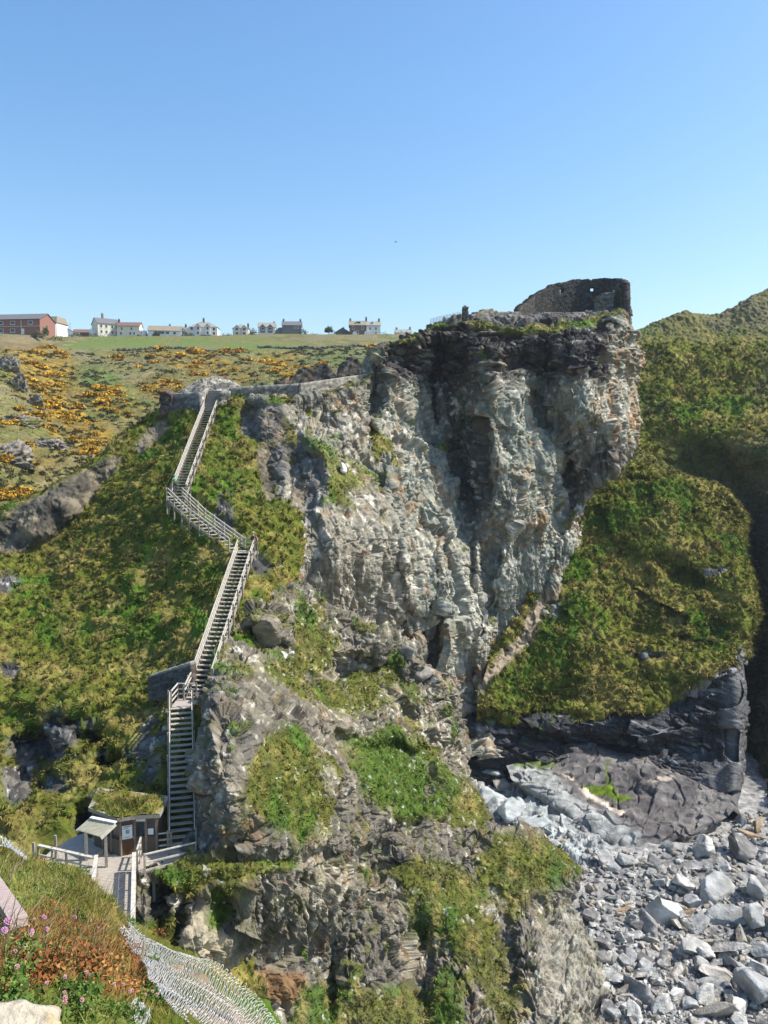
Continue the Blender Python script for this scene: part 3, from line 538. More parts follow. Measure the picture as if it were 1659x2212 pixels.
xw, yw = warp(E, 14, 5, 140)
E.push(2.5 * fbm(E.P, 14, 3, 141) * sstep(1040, 1080, E.Y) + 1.6 * facet(E.P, 9, 146, .8) + .6 * facet(E.P, 4, 147, .8) - 2.2 * blob(xw, yw, 1480, 1255, 40, 18, 20, .5) - 1.8 * blob(xw, yw, 1500, 1400, 50, 20, 10, .5) + 1.5 * blob(xw, yw, 1450, 1330, 60, 40, 0, .6) - 1.5 * blob(xw, yw, 1400, 1430, 40, 10, 0, .5))
tE = tussock(E.P * (1.25, 1.25, 0.5), 0.95, 16)
rkE = np.clip(blob(xw, yw, 1400, 1422, 38, 10) + 0.9 * blob(xw, yw, 1205, 1325, 10, 18) + blob(xw, yw, 1540, 1240, 20, 10) + poly(xw, yw, [(1470, 1512), (1530, 1470), (1590, 1420), (1610, 1400), (1610, 1480)], 6), 0, 1)
E.disp((1 - rkE) * (0.9 * fbm(E.P, 5, 4, 142) + 0.5 * tE + 0.22 * fbm(E.P, 0.6, 2, 17)) + rkE * 0.8 * facet(E.P, 1.2, 143))
cE = grass_colour(E.P, 0.28, 0.44, 144, 9)
cE = mix(cE, LUSH * 0.9, sstep(-0.4, 0.2, fbm(E.P, 3, 3, 145)) * np.clip(poly(xw, yw, [(1290, 1060), (1480, 1040), (1340, 1150), (1300, 1300), (1230, 1440), (1100, 1540), (1085, 1480), (1180, 1290)], 40) + 0, 0, 1) * 0.9)
cE = tuft_colour(cE, tE, .5)
scr = poly(xw, yw, [(1205, 1250), (1180, 1275), (1110, 1385), (1000, 1480), (1020, 1530), (1075, 1440), (1150, 1380), (1195, 1310)], 8)
cE = mix(cE, np.array((0.30, 0.24, 0.17)), scr); cE = mix(cE, np.array((0.21, 0.21, 0.22)), rkE)
tag(E.build('grass_mound', cE, TURF), kind='structure')
gE_w = (1 - rkE) * (1 - scr)

# ---- dark bedded rock under the mound
Gp = Patch([
    [(990, 1525, 105.5), (1080, 1535, 104.5), (1180, 1542, 104), (1300, 1538, 104), (1440, 1512, 104.5), (1550, 1448, 105), (1600, 1420, 106), (1604, 1420, 122)],
    [(990, 1570, 100.8), (1080, 1562, 100.8), (1180, 1568, 101), (1300, 1558, 101), (1430, 1550, 101), (1540, 1520, 101.5), (1606, 1500, 102), (1612, 1500, 122)],
    [(990, 1612, 100), (1080, 1615, 100), (1180, 1618, 100.6), (1300, 1625, 100.6), (1430, 1630, 99.5), (1540, 1640, 98), (1603, 1650, 98), (1608, 1650, 120)],
    [(990, 1720, 98), (1080, 1700, 99.5), (1180, 1690, 100.3), (1300, 1690, 100), (1430, 1710, 96.5), (1545, 1760, 92), (1590, 1770, 91), (1596, 1770, 115)]], 560, 260)
xw, yw = warp(Gp, 8, 4, 150)
smooth_r = poly(Gp.X, Gp.Y, [(1560, 1470), (1612, 1420), (1612, 1760), (1550, 1740), (1480, 1690), (1560, 1640)], 14)
Gp.push(1.6 * facet(Gp.P * (0.6, 0.8, 1.4), 5, 151) + 1.0 * blob(xw, yw, 1350, 1575, 150, 22, 6, .6) - 1.5 * blob(xw, yw, 1300, 1605, 200, 14, 4, .5) - 1.5 * blob(xw, yw, 1500, 1590, 50, 40, 0, .5))
NsG = Gp.smoothN(6); qg = Gp.P @ np.array(Matrix.Rotation(0.25, 3, 'Y'))
Gp.disp((1 - 0.85 * smooth_r) * (1 - sstep(106, 108, Gp.D)) * (0.75 * facet(qg * (0.45, 0.8, 1.5), 2.4, 152) + 0.30 * facet(qg * (0.5, 0.8, 1.6), 1.0, 153) + 0.12 * facet(qg * (.6, 1, 1.6), .45, 156) - .4 * cracks(qg * (.5, .6, 1.6), 3, 157)), NsG)
n2 = fbm(qg * (0.4, 1, 2.5), 1.2, 4, 154)
cG = mix(np.tile((0.036, 0.035, 0.038), (len(Gp.P), 1)), np.array((0.10, 0.10, 0.105)), sstep(0.1, 0.6, n2)); cG = mix(cG, np.array((0.115, 0.112, 0.11)), smooth_r * 0.9)
cG = mix(cG, np.array((0.35, 0.36, 0.37)), sstep(.5, .75, n2) * .5)
cG = mix(cG, LUSH, 0.8 * sstep(.1, .5, fbm(Gp.P, 1.5, 3, 155)) * poly(xw, yw, [(990, 1520), (1250, 1530), (1200, 1600), (1000, 1620)], 10) * sstep(.1, .5, Gp.N[:, 2]))
WETROCK = tint_mat('dark_wet_rock', 0.68, 0.3, 1.6, 0.4, 6.0, 0.3)
tag(Gp.build('dark_rock_band', cG, WETROCK), kind='structure')

# ---- upper right slope, crest and the shaded hollow
U = Patch([
    [(1300, 800, 240), (1400, 790, 250), (1480, 770, 260), (1545, 770, 260), (1600, 750, 265), (1680, 720, 270), (1850, 690, 270)],
    [(1300, 735, 190), (1400, 708, 196), (1480, 680, 200), (1545, 686, 202), (1600, 657, 205), (1680, 618, 208), (1850, 575, 210)],
    [(1300, 752, 180), (1400, 738, 182), (1480, 722, 186), (1545, 724, 188), (1600, 712, 189), (1680, 690, 191), (1850, 665, 193)],
    [(1300, 770, 168), (1400, 757, 168), (1480, 750, 170), (1545, 745, 172), (1600, 735, 174), (1680, 725, 175), (1850, 715, 176)],
    [(1300, 860, 157), (1400, 855, 157), (1480, 850, 158.5), (1545, 850, 160), (1600, 850, 160.5), (1680, 850, 160), (1850, 850, 156)],
    [(1300, 945, 150), (1400, 940, 150.5), (1480, 925, 150.5), (1545, 930, 150), (1600, 955, 147), (1680, 970, 143), (1850, 980, 134)],
    [(1300, 1000, 140), (1400, 1000, 144.5), (1480, 1022, 152), (1545, 1032, 152), (1600, 1040, 149), (1680, 1030, 140), (1850, 1040, 128)],
    [(1300, 1095, 130.5), (1400, 1060, 132), (1480, 1075, 135.5), (1560, 1105, 138), (1628, 1145, 139), (1690, 1140, 130), (1850, 1140, 118)],
    [(1300, 1400, 140), (1400, 1400, 142), (1480, 1400, 144), (1560, 1400, 140), (1628, 1400, 126), (1690, 1400, 114), (1850, 1400, 104)],
    [(1300, 1750, 120), (1400, 1750, 120), (1480, 1750, 118), (1560, 1750, 112), (1625, 1755, 99), (1700, 1760, 89), (1850, 1770, 84)]], 420, 640)
xw, yw = warp(U, 12, 7, 160)
U.push(2.2 * fbm(U.P, 18, 3, 161) * sstep(740, 800, U.Y))
tU = tussock(U.P * (1.25, 1.25, .5), 1.3, 18)
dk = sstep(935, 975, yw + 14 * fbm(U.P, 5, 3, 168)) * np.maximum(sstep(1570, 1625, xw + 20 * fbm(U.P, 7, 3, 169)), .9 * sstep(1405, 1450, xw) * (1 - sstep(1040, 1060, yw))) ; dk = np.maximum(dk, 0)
bank = poly(U.X, U.Y, [(1360, 735), (1470, 735), (1470, 748), (1400, 755)], 4)
U.disp((1 - dk) * (1.0 * fbm(U.P, 6, 4, 162) + 0.55 * tU + 0.3 * fbm(U.P, 0.9, 2, 19)) + dk * (.8 * facet(U.P, 4, 163) + .5 * facet(U.P, 1.6, 164) + .4 * tU))
cU = grass_colour(U.P, 0.18, 0.48, 165, 12) * 1.05
cU = tuft_colour(cU, tU, .5); cU = mix(cU, HEATH * 0.9, 0.6 * (1 - sstep(700, 760, yw)) + 0.35 * sstep(0, .5, fbm(U.P, 9, 3, 166)))
cU = mix(cU, np.array((0.05, 0.052, 0.04)), dk * (.35 + .6 * sstep(1000, 1120, yw)))  # shade of the hollow and gully painted in as a near-black tone
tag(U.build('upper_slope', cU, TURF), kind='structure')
gU_w = (1 - .5 * dk) * sstep(735, 760, U.Y)

# ---- beach floor and the slabs on it
BY = (1480, 1560, 1620, 1690, 1770, 1850, 1950, 2080, 2250, 2600)
S = Patch([[(x, y, 72576 / (y - 955) * (1 + 0.00002 * (x - 1200))) for x in (880, 1000, 1200, 1400, 1600, 1900, 2300)] for y in BY], 520, 520)
S.disp(poly(S.X, S.Y, [(1010, 1620), (1120, 1660), (1250, 1790), (1330, 1840), (1250, 1870), (1060, 1760)], 14) * (.9 * facet(S.P, 2.6, 174) + .4 * facet(S.P, 1.0, 175)) + 0.5 * fbm(S.P, 7, 3, 170) + 0.22 * tussock(S.P, 0.7, 22) + 0.3 * tussock(S.P, 1.8, 23) - 0.45)
xw, yw = warp(S, 10, 4, 171)
cS = mix(np.tile((0.31, 0.30, 0.28), (len(S.P), 1)), np.array((0.20, 0.195, 0.185)), sstep(-.1, .4, fbm(S.P, 3, 4, 172)))
cS = mix(cS, np.array((0.36, 0.385, 0.37)), 0.8 * poly(xw, yw, [(1010, 1620), (1120, 1660), (1250, 1790), (1330, 1840), (1250, 1870), (1060, 1760)], 14))
tag(S.build('beach', cS * (1 + .3 * fbm(S.P, .5, 2, 173))[:, None], ROCK), kind='structure')
K = Patch([
    [(1080, 1640, 104), (1195, 1625, 104), (1270, 1612, 104), (1400, 1640, 103), (1520, 1690, 100), (1590, 1730, 97)],
    [(1090, 1648, 100), (1195, 1638, 100), (1262, 1622, 100), (1400, 1650, 98), (1520, 1700, 94), (1592, 1735, 91.5)],
    [(1098, 1665, 98), (1190, 1668, 97), (1280, 1680, 95.5), (1400, 1700, 93), (1510, 1735, 90), (1585, 1752, 89)],
    [(1105, 1682, 96.3), (1180, 1710, 93.5), (1270, 1748, 90), (1370, 1768, 87.5), (1480, 1780, 86.5), (1570, 1765, 88)],
    [(1112, 1690, 95.8), (1185, 1728, 92.3), (1265, 1778, 88), (1350, 1800, 85.4), (1460, 1798, 85.3), (1552, 1775, 87.5)],
    [(1115, 1696, 97), (1190, 1745, 92.5), (1265, 1800, 87.3), (1345, 1832, 84), (1440, 1822, 84.6), (1545, 1785, 87.6)],
    [(1118, 1720, 98), (1190, 1780, 94), (1265, 1840, 89), (1345, 1870, 85), (1440, 1860, 86), (1545, 1830, 90)]], 420, 220)
xw, yw = warp(K, 9, 3, 180)
NsK = K.smoothN(5); qk = K.P @ np.array(Matrix.Rotation(-0.35, 3, 'Y'))
K.disp(0.5 * fbm(K.P, 5, 3, 181) + 0.55 * facet(K.P * (.6, .6, 1.5) + .3 * w3(K.P, 1.5), 3.2, 182, .6) - .35 * cracks(qk * (.4, .5, 1.6), 3, 186) + 0.22 * facet(qk * (.5, .7, 1.8), 1.0, 183), NsK)
cK = mix(np.tile((0.098, 0.088, 0.084), (len(K.P), 1)), np.array((0.175, 0.16, 0.145)), sstep(-.3, .4, fbm(K.P, 2.5, 4, 184)))
cK = mix(cK, np.array((0.34, 0.345, 0.32)), 0.8 * poly(xw, yw, [(1080, 1640), (1180, 1650), (1215, 1700), (1300, 1760), (1380, 1800), (1370, 1840), (1240, 1800), (1100, 1720)], 14))
cK = mix(cK, np.array((0.70, 0.58, 0.45)), poly(xw, yw, [(1252, 1706), (1268, 1704), (1345, 1752), (1340, 1762)], 4) + .6 * blob(xw, yw, 1225, 1678, 12, 6) + .6 * blob(xw, yw, 1430, 1690, 22, 5))
alg = np.clip(poly(xw, yw, [(1255, 1702), (1300, 1692), (1368, 1712), (1355, 1722), (1290, 1716)], 4) + blob(xw, yw, 1320, 1690, 10, 10) + .8 * poly(xw, yw, [(1100, 1640), (1195, 1630), (1195, 1652), (1110, 1652)], 5) + .7 * poly(xw, yw, [(1306, 1640), (1312, 1640), (1320, 1690), (1312, 1690)], 3), 0, 1)
cK = mix(cK, np.array((0.10, 0.15, 0.01)), alg)
tag(K.build('rock_slab', cK * (1 + .25 * fbm(K.P, .4, 2, 185))[:, None], ROCK), kind='structure')
# ground sheet that carries everything out to the horizon
g = MB(); g.add([(-1450, -80, -60), (1450, -80, -60), (1450, 3150, -60), (-1450, 3150, -60)], [(0, 1, 2, 3)])
tag(g.build('ground', pmat('sea_bed_ground', (0.10, 0.13, 0.06), (0.06, 0.08, 0.04), 0.02)), kind='structure')

# ---- blades over the slopes, one mass each
scatter_blades('slope_grass', [B], [(gB_w * (.35 + .9 * sstep(.15, .6, tB)), 30, 0.42, 0.045, gB, 0.34)])
scatter_blades('mound_grass', [E, U], [(gE_w * (.3 + .9 * sstep(.15, .6, tE)), 20, 0.75, 0.06, cE, 0.36), (gU_w * (.3 + .9 * sstep(.15, .6, tU)), 8.0, 0.95, 0.085, cU, 0.36)])
scatter_blades('crag_grass', [D, C], [(sstep(0.45, 0.8, gD), 22, 0.32, 0.045, gcD, 0.3), (sstep(0.45, 0.8, gC * (1 - rub)), 12, 0.45, 0.07, grass_colour(C.P, 0.35, 0.3, 60, 4), 0.3)])
scatter_tufts('slope_tussocks', [B], [(gB_w, 0.85, .46, .045, gB)])
scatter_tufts('mound_tussocks', [E, U], [(gE_w, .42, .68, .065, cE), (gU_w, .2, .95, .085, cU)])
scatter_tufts('crag_tussocks', [D, C], [(sstep(.5, .85, gD), .5, .28, .035, gcD), (sstep(.5, .85, gC * (1 - rub)) * (C.Y > 690), .3, .4, .05, grass_colour(C.P, .35, .3, 60, 4))], 18)
hw = low = (1 - field) * sstep(757, 800, A.Y) * (A.Y < 1150)
scatter_blades('hillside_heather', [A], [(hw, 1.1, 0.6, 0.10, hc * 1.15, 0.25)])
# ================================================================ things
TIMBER = pmat('weathered_timber', (0.38, 0.34, 0.27), (0.22, 0.19, 0.15), 3.0, 0.85, 0.3, (6, 1, 6))
RAIL = pmat('bleached_rail', (0.60, 0.55, 0.45), (0.42, 0.38, 0.31), 4.0, 0.85, 0.2)
DECK = pmat('deck_boards', (0.46, 0.41, 0.34), (0.35, 0.30, 0.25), 2.0, 0.9, 0.2, (1, 8, 1))
HUTWOOD = pmat('dark_boards', (0.13, 0.105, 0.08), (0.08, 0.065, 0.05), 3.0, 0.8, 0.2, (8, 8, 1))
DOORWOOD = pmat('brown_door', (0.13, 0.065, 0.032), (0.085, 0.042, 0.022), 3.0, 0.6, 0.1, (8, 8, 1))
PAPER = pmat('notice_paper', (0.72, 0.74, 0.72), (0.66, 0.70, 0.70), 3.0, 0.5)
INK = pmat('notice_ink', (0.12, 0.2, 0.22), (0.25, 0.36, 0.33), 9.0, 0.6)
GLASS = pmat('dark_window_glass', (0.03, 0.04, 0.05), (0.02, 0.025, 0.03), 2.0, 0.12, spec=0.6)
PAINT = pmat('white_paint', (0.78, 0.77, 0.73), (0.70, 0.69, 0.66), 2.0, 0.7)
STEEL = pmat('galvanised_wire', (0.42, 0.44, 0.45), (0.30, 0.31, 0.32), 4.0, 0.45, metal=0.6)
MASON = tint_mat('masonry', 0.92, 0.35, 2.5, 0.4, 5.0, 0.2)

def onz(x, y, z):
    d = Q(x, y, 1.0); return d * (z / d.z)
def part(mb, name, mat, root, label=None, smooth=False):
    o = mb.build(name, mat, root, smooth)
    if label: o['label'] = label
    return o
def lerp(a, b, t): return Vector(a) + (Vector(b) - Vector(a)) * t

# ---- stairs
def flight(label, a, b, width, n, left=3, right=2, gap=1.9, group='timber stair flights on the grassy slope', openside=True):
    a, b = Vector(a), Vector(b); run = b - a; hor = Vector((run.x, run.y, 0)); L = hor.length; f = hor / L; s = Vector((f.y, -f.x, 0))   # s points right going up
    root = tag(empty('stair_flight', a), label, 'staircase', group)
    M = Matrix((s, f, Vector((0, 0, 1)))).transposed(); go = L / n; ri = run.z / n
    for k in range(n):
        c = a + f * (go * (k + 0.5)) + Vector((0, 0, ri * (k + 1) - 0.03))
        part(MB().box(c, width - 0.02, min(go * .82, 0.34), 0.06, M), 'step', DECK, root)
    for sd in (-1, 1):
        o = s * sd * (width / 2 + 0.03)
        part(MB().bar(a + o + Vector((0, 0, -0.12)), b + o + Vector((0, 0, -0.12)), 0.06, 0.32), 'stringer', TIMBER, root)
        m = max(2, int(round(run.length / gap)) + 1); nr = left if sd < 0 else right
        for k in range(m):
            p = lerp(a, b, k / (m - 1)) + o * 1.12
            jx = random.uniform(-0.03, 0.03)
            part(MB().bar(p + Vector((0, 0, -1.5)), p + Vector((jx, 0, 1.22 + random.uniform(-.04, .06))), 0.11, 0.11, f), 'post', TIMBER, root)
        for h in ((1.12, 0.74, 0.38)[:nr]):
            part(MB().bar(a + o * 1.0 + Vector((0, 0, h)), b + o * 1.0 + Vector((0, 0, h)), 0.06, 0.13 if h > 1 else 0.10), 'handrail' if h > 1 else 'rail', RAIL, root)
    return root
def railing(label, pts, name='railing', hs=(1.1, 0.62), post_gap=1.7, top_w=0.09, group=None, below=0.5, cap=True):
    root = tag(empty(name, pts[0]), label, 'railing', group)
    for a, b in zip(pts, pts[1:]):
        a, b = Vector(a), Vector(b); m = max(1, int(round((b - a).length / post_gap)))
        for k in range(m + 1):
            if k == m and b != Vector(pts[-1]): continue
            p = lerp(a, b, k / m); part(MB().bar(p + Vector((0, 0, -below)), p + Vector((0, 0, hs[0] + 0.06)), 0.1, 0.1, (b - a).normalized()), 'post', TIMBER, root)
        for h in hs: part(MB().bar(a + Vector((0, 0, h)), b + Vector((0, 0, h)), top_w if h == hs[0] else 0.05, 0.07 if h == hs[0] else 0.1), 'handrail' if h == hs[0] else 'rail', RAIL, root)
    return root
ZD = -24.4
s0 = onz(394, 1832, ZD + 0.02); s1 = Q(391, 1527, 56.4)
flight('lowest timber stair flight, mostly in shadow, climbing from the hut deck', s0, s1, 1.42, 24, 1, 1)
p_c = Q(391, 1512, 57.2)
# the landing half way up
def platform(label, c, sx, sy, rz, legs=2.0):
    root = tag(empty('landing', c), label, 'platform')
    M = Matrix.Rotation(rz, 3, 'Z'); n = max(3, int(sy / 0.15))
    mb = MB()
    for k in range(n): mb.box(Vector(c) + M @ Vector((0, -sy / 2 + (k + .5) * sy / n, -0.04)), sx, sy / n - 0.012, 0.06, M)
    part(mb, 'deck', DECK, root)
    for (c_, *a_) in [(Vector(c) + M @ Vector((x * (sx / 2 - .05), 0, -0.16)), 0.07, sy, 0.18, M) for x in (-1, 1)]: part(MB().box(c_, *a_), 'joist', TIMBER, root)
    for x in (-1, 1):
        for y in (-1, 1): part(MB().box(Vector(c) + M @ Vector((x * (sx / 2 - .1), y * (sy / 2 - .1), -0.2 - legs / 2)), 0.12, 0.12, legs, M), 'leg', TIMBER, root)
    return root
pc = Vector(s1) + Vector((0.05, 0.95, 0.0)); platform('small square timber landing between the lowest and the middle stair flights', pc, 1.55, 1.9, 0.0)
m0 = Q(436, 1478, 59.6); m1 = Q(531, 1193, 73.0)
railing('short railing closing the back and left of the small square landing', [pc + Vector((-0.75, -0.9, 0)), pc + Vector((-0.75, 0.95, 0)), pc + Vector((0.6, 0.95, 0))], hs=(1.1, 0.7, 0.35), post_gap=1.5, below=1.5)
k0 = pc + Vector((0.55, 0.5, 0.0)); flight('short stub of four steps linking the square landing to the middle flight', k0, m0, 1.3, 4, 2, 0, 1.2)
flight('long middle stair flight with bright rails between the two landings', m0, m1, 1.42, 31, 3, 2)
l_c = m1 + Vector((-0.1, 0.75, 0.0)); platform('upper timber landing in front of a dark hollow where the stairs turn', l_c, 2.3, 1.7, R(-12), 2.5)
d0 = Q(512, 1179, 74.0); d0.z = m1.z + 0.02; d1 = Q(378, 1078, 81.6)
dm = Q(427, 1136, 78.2); dm.z = d0.z + .55 * (d1.z - d0.z); flight('lower half of the dogleg stair climbing leftwards from the upper landing', d0, dm, 1.5, 9, 2, 3, 1.8); flight('upper half of the dogleg stair rising to the left bend', dm, d1, 1.5, 7, 2, 3, 1.8)
u0 = Q(386, 1071, 82.0); u1 = Q(455, 886, 97.0)
platform('narrow timber corner landing at the left bend of the stairs', (Vector(d1) + Vector(u0)) / 2 + Vector((-0.1, 0.35, 0.1)), 1.9, 1.5, R(20), 2.2)
flight('top stair flight climbing from the left bend to the stone gateway', u0, u1, 1.42, 34, 3, 2)
railing('railing round the back of the upper landing beside the dark hollow', [l_c + Vector((-0.7, 0.9, 0)), l_c + Vector((0.95, 0.75, 0)), l_c + Vector((1.15, -0.6, 0))], hs=(1.1, 0.7, 0.35), post_gap=1.3, below=1.5)
# stone steps into the gateway
STONE = pmat('gateway_stone', (0.25, 0.235, 0.205), (0.17, 0.16, 0.14), 3.0, 0.9, 0.4)
g0 = Vector(u1); g1 = Q(466, 845, 100.5); f = (g1 - g0); fh = Vector((f.x, f.y, 0)).normalized(); Mg = Matrix((Vector((fh.y, -fh.x, 0)), fh, Vector((0, 0, 1)))).transposed()
root = tag(empty('stone_steps', g0), 'stone steps rising into the gateway at the top of the stairs', 'steps')
for k in range(9): part(MB().box(lerp(g0, g1, (k + .5) / 9) + Vector((0, 0, -0.35 + 0.12)), 1.7, 0.62, 0.8, Mg), 'step', STONE, root)

# ---- masonry
def wall(name, label, path, tops, thick=0.8, res=0.28, depth=1.2, rough=0.16, ragged=0.0, holes=(), tint=GREY * 0.75, veg=1.0, cat='wall', seed=0, cap=None, group=None, course=(0.9, 0.9, 2.2)):
    """a masonry wall as one solid mesh. path: (x,y,d) base points; tops: photo height of the top above each"""
    P = np.array([Qa(x, y, d) for x, y, d in path]); H = np.array([(y - t) / FPX * d * 1.0 for (x, y, d), t in zip(path, tops)])
    seg = np.r_[0, np.cumsum(np.linalg.norm(np.diff(P[:, :2], axis=0), axis=1))]; ns = max(3, int(seg[-1] / res)); s = np.linspace(0, seg[-1], ns + 1)
    B_ = np.stack([np.interp(s, seg, P[:, i]) for i in range(3)], -1); Hs = np.interp(s, seg, H)
    tv = np.gradient(B_[:, :2], axis=0); tv /= np.linalg.norm(tv, axis=1, keepdims=True) + 1e-9; nrm = np.stack([tv[:, 1], -tv[:, 0]], -1)
    if ragged: Hs = Hs + ragged * (vnoise(np.stack([s * 0.9, s * 0, s * 0 + seed], -1), 3) + 0.7 * vnoise(np.stack([s * 2.3, s * 0, s * 0 + seed], -1), 4))
    hmax = Hs.max() + depth; nt_ = max(3, int(hmax / res)); zz = np.linspace(-depth, Hs.max(), nt_ + 1)
    sc_, zc = np.meshgrid((s[:-1] + s[1:]) / 2, (zz[:-1] + zz[1:]) / 2, indexing='ij')
    Hc = (Hs[:-1] + Hs[1:]) / 2
    mask = zc < Hc[:, None] + 0.0
    if not ragged: mask = np.ones_like(mask)
    for (hx, hy, rw, rh) in holes:      # openings, found by where they were seen
        xs_ = CX + FPX * B_[:, 0] / (B_[:, 1] * cp - B_[:, 2] * sp); k = int(np.argmin(np.abs(xs_ - hx))); dd = B_[k, 1] * cp - B_[k, 2] * sp
        hz = Qa(hx, hy, dd)[2] - B_[k, 2]; mask &= ~((np.abs(sc_ - s[k]) < rw) & (np.abs(zc - hz) < rh))
    G = np.zeros((2, ns + 1, nt_ + 1, 3))
    for k, o in enumerate((0.5, -0.5)):
        for j, z in enumerate(zz):
            zr = z if ragged else -depth + (z + depth) / hmax * (Hs + depth)
            G[k, :, j, :2] = B_[:, :2] + nrm * thick * o; G[k, :, j, 2] = B_[:, 2] + zr
    V = G.reshape(-1, 3); N3 = np.zeros_like(G); N3[0, :, :, :2] = nrm[:, None]; N3[1, :, :, :2] = -nrm[:, None]; N3 = N3.reshape(-1, 3)
    V = V + N3 * (rough * (0.7 * facet(V * course, 0.55, 200 + seed) + 0.5 * facet(V * course, 0.25, 201 + seed)))[:, None] + RNG.normal(0, rough * 0.12, V.shape)
    idx = np.arange(2 * (ns + 1) * (nt_ + 1)).reshape(2, ns + 1, nt_ + 1); F = []
    for i in range(ns):
        for j in range(nt_):
            if not mask[i, j]: continue
            a, b, c, d = idx[0, i, j], idx[0, i + 1, j], idx[0, i + 1, j + 1], idx[0, i, j + 1]; e, f_, g_, h_ = idx[1, i, j], idx[1, i + 1, j], idx[1, i + 1, j + 1], idx[1, i, j + 1]
            F += [(a, b, c, d), (f_, e, h_, g_)]
            if i == 0 or not mask[i - 1, j]: F.append((e, a, d, h_))
            if i == ns - 1 or not mask[i + 1, j]: F.append((b, f_, g_, c))
            if j == 0 or not mask[i, j - 1]: F.append((e, f_, b, a))
            if j == nt_ - 1 or not mask[i, j + 1]: F.append((d, c, g_, h_))
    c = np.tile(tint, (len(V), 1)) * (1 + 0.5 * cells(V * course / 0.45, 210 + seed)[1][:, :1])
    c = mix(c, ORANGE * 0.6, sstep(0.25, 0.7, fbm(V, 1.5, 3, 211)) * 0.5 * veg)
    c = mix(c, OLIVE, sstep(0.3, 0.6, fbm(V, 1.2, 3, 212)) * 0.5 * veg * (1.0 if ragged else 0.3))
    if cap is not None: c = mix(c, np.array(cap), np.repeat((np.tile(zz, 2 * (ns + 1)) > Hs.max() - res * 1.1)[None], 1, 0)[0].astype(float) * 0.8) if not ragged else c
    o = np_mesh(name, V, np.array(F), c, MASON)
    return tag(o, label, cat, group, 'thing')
wall('ruined_curtain_wall', 'curved ruined castle wall with two small openings on the cliff top', [(1112, 688, 132), (1122, 686, 135), (1150, 684, 139), (1190, 680, 141), (1250, 674, 142.5), (1306, 668, 142), (1336, 668, 138), (1352, 672, 131), (1354, 674, 129)],
     (678, 662, 638, 616, 606, 604, 603, 612, 650), 1.1, 0.16, 2.0, 0.10, 0.14, holes=((1210, 631, 0.26, 0.42), (1277, 626, 0.30, 0.32)), veg=.12, seed=1, tint=np.array((0.062, 0.058, 0.052)), cat='castle ruin')
wall('inner_wall', 'low inner ruin wall with a grassy top inside the curved castle wall', [(1284, 676, 133), (1300, 674, 132.5), (1326, 672, 132)], (646, 636, 630), 1.0, 0.25, 1.5, 0.25, 0.15, seed=2, tint=GREY * 0.8, cat='castle ruin')
wall('inner_wall', 'dark upright ruin stub at the right end of the castle, beside the inner wall', [(1328, 672, 133), (1338, 672, 133), (1346, 671, 132)], (622, 616, 626), 1.2, 0.25, 1.5, 0.25, 0.2, seed=3, tint=GREY * 0.5, cat='castle ruin')
wall('ruin_pillar', 'lone crumbling stone pillar on the cliff top by the wire fence', [(998, 694, 115.5), (1005, 694, 115.5), (1011, 694, 115.5)], (664, 660, 664), 0.9, 0.18, 1.5, 0.3, 0.2, seed=4, tint=GREY * 0.6, cat='castle ruin')
wall('rubble_wall', 'low rubble wall on the cliff edge left of the castle', [(1012, 694, 117), (1040, 690, 119), (1080, 688, 122), (1118, 688, 124)], (680, 674, 672, 674), 1.2, 0.25, 1.2, 0.35, 0.3, seed=5, tint=GREY * 0.9, cat='wall')
wall('rubble_wall', 'long low rubble footing along the grass in front of the castle hollow', [(1118, 688, 124), (1180, 688, 126), (1260, 684, 127), (1310, 676, 128.5)], (682, 681, 677, 670), 1.0, 0.25, 1.2, 0.3, 0.15, seed=6, tint=GREY * 0.6, cat='wall')
wall('rubble_wall', 'small broken wall end at the foot of the wire fence', [(922, 712, 113.5), (932, 710, 113.5)], (702, 700), 0.9, 0.25, 1.0, 0.25, 0.1, seed=7, tint=GREY * 0.6, cat='wall')
wall('rubble_wall', 'short broken wall between the wire fence and the lone pillar', [(972, 700, 114.5), (994, 696, 115)], (686, 682), 0.9, 0.25, 1.0, 0.25, 0.2, seed=8, tint=GREY * 0.6, cat='wall')
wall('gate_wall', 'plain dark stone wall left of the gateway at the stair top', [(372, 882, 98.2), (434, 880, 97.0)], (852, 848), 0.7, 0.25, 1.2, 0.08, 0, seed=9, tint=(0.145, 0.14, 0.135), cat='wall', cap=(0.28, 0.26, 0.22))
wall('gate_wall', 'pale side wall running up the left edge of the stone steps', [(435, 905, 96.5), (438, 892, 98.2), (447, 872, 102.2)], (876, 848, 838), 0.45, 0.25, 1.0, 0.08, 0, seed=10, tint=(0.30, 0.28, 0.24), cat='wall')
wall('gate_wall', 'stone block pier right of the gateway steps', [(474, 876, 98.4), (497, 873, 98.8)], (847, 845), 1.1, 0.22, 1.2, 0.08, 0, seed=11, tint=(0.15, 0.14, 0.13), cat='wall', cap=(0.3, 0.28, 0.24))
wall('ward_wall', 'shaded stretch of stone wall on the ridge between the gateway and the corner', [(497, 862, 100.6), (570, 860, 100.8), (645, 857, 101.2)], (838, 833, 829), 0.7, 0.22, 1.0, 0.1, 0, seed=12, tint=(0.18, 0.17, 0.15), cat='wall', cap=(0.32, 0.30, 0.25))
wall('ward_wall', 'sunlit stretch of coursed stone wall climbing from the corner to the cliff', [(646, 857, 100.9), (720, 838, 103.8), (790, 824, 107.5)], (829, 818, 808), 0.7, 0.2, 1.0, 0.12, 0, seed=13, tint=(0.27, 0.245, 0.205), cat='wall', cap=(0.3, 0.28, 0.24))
wall('ward_wall', 'low far end of the ridge wall running up to the dark cliff block', [(792, 822, 108), (812, 816, 109.5), (838, 806, 112)], (808, 802, 795), 0.6, 0.22, 1.0, 0.15, 0, seed=14, tint=(0.23, 0.21, 0.18), cat='wall')
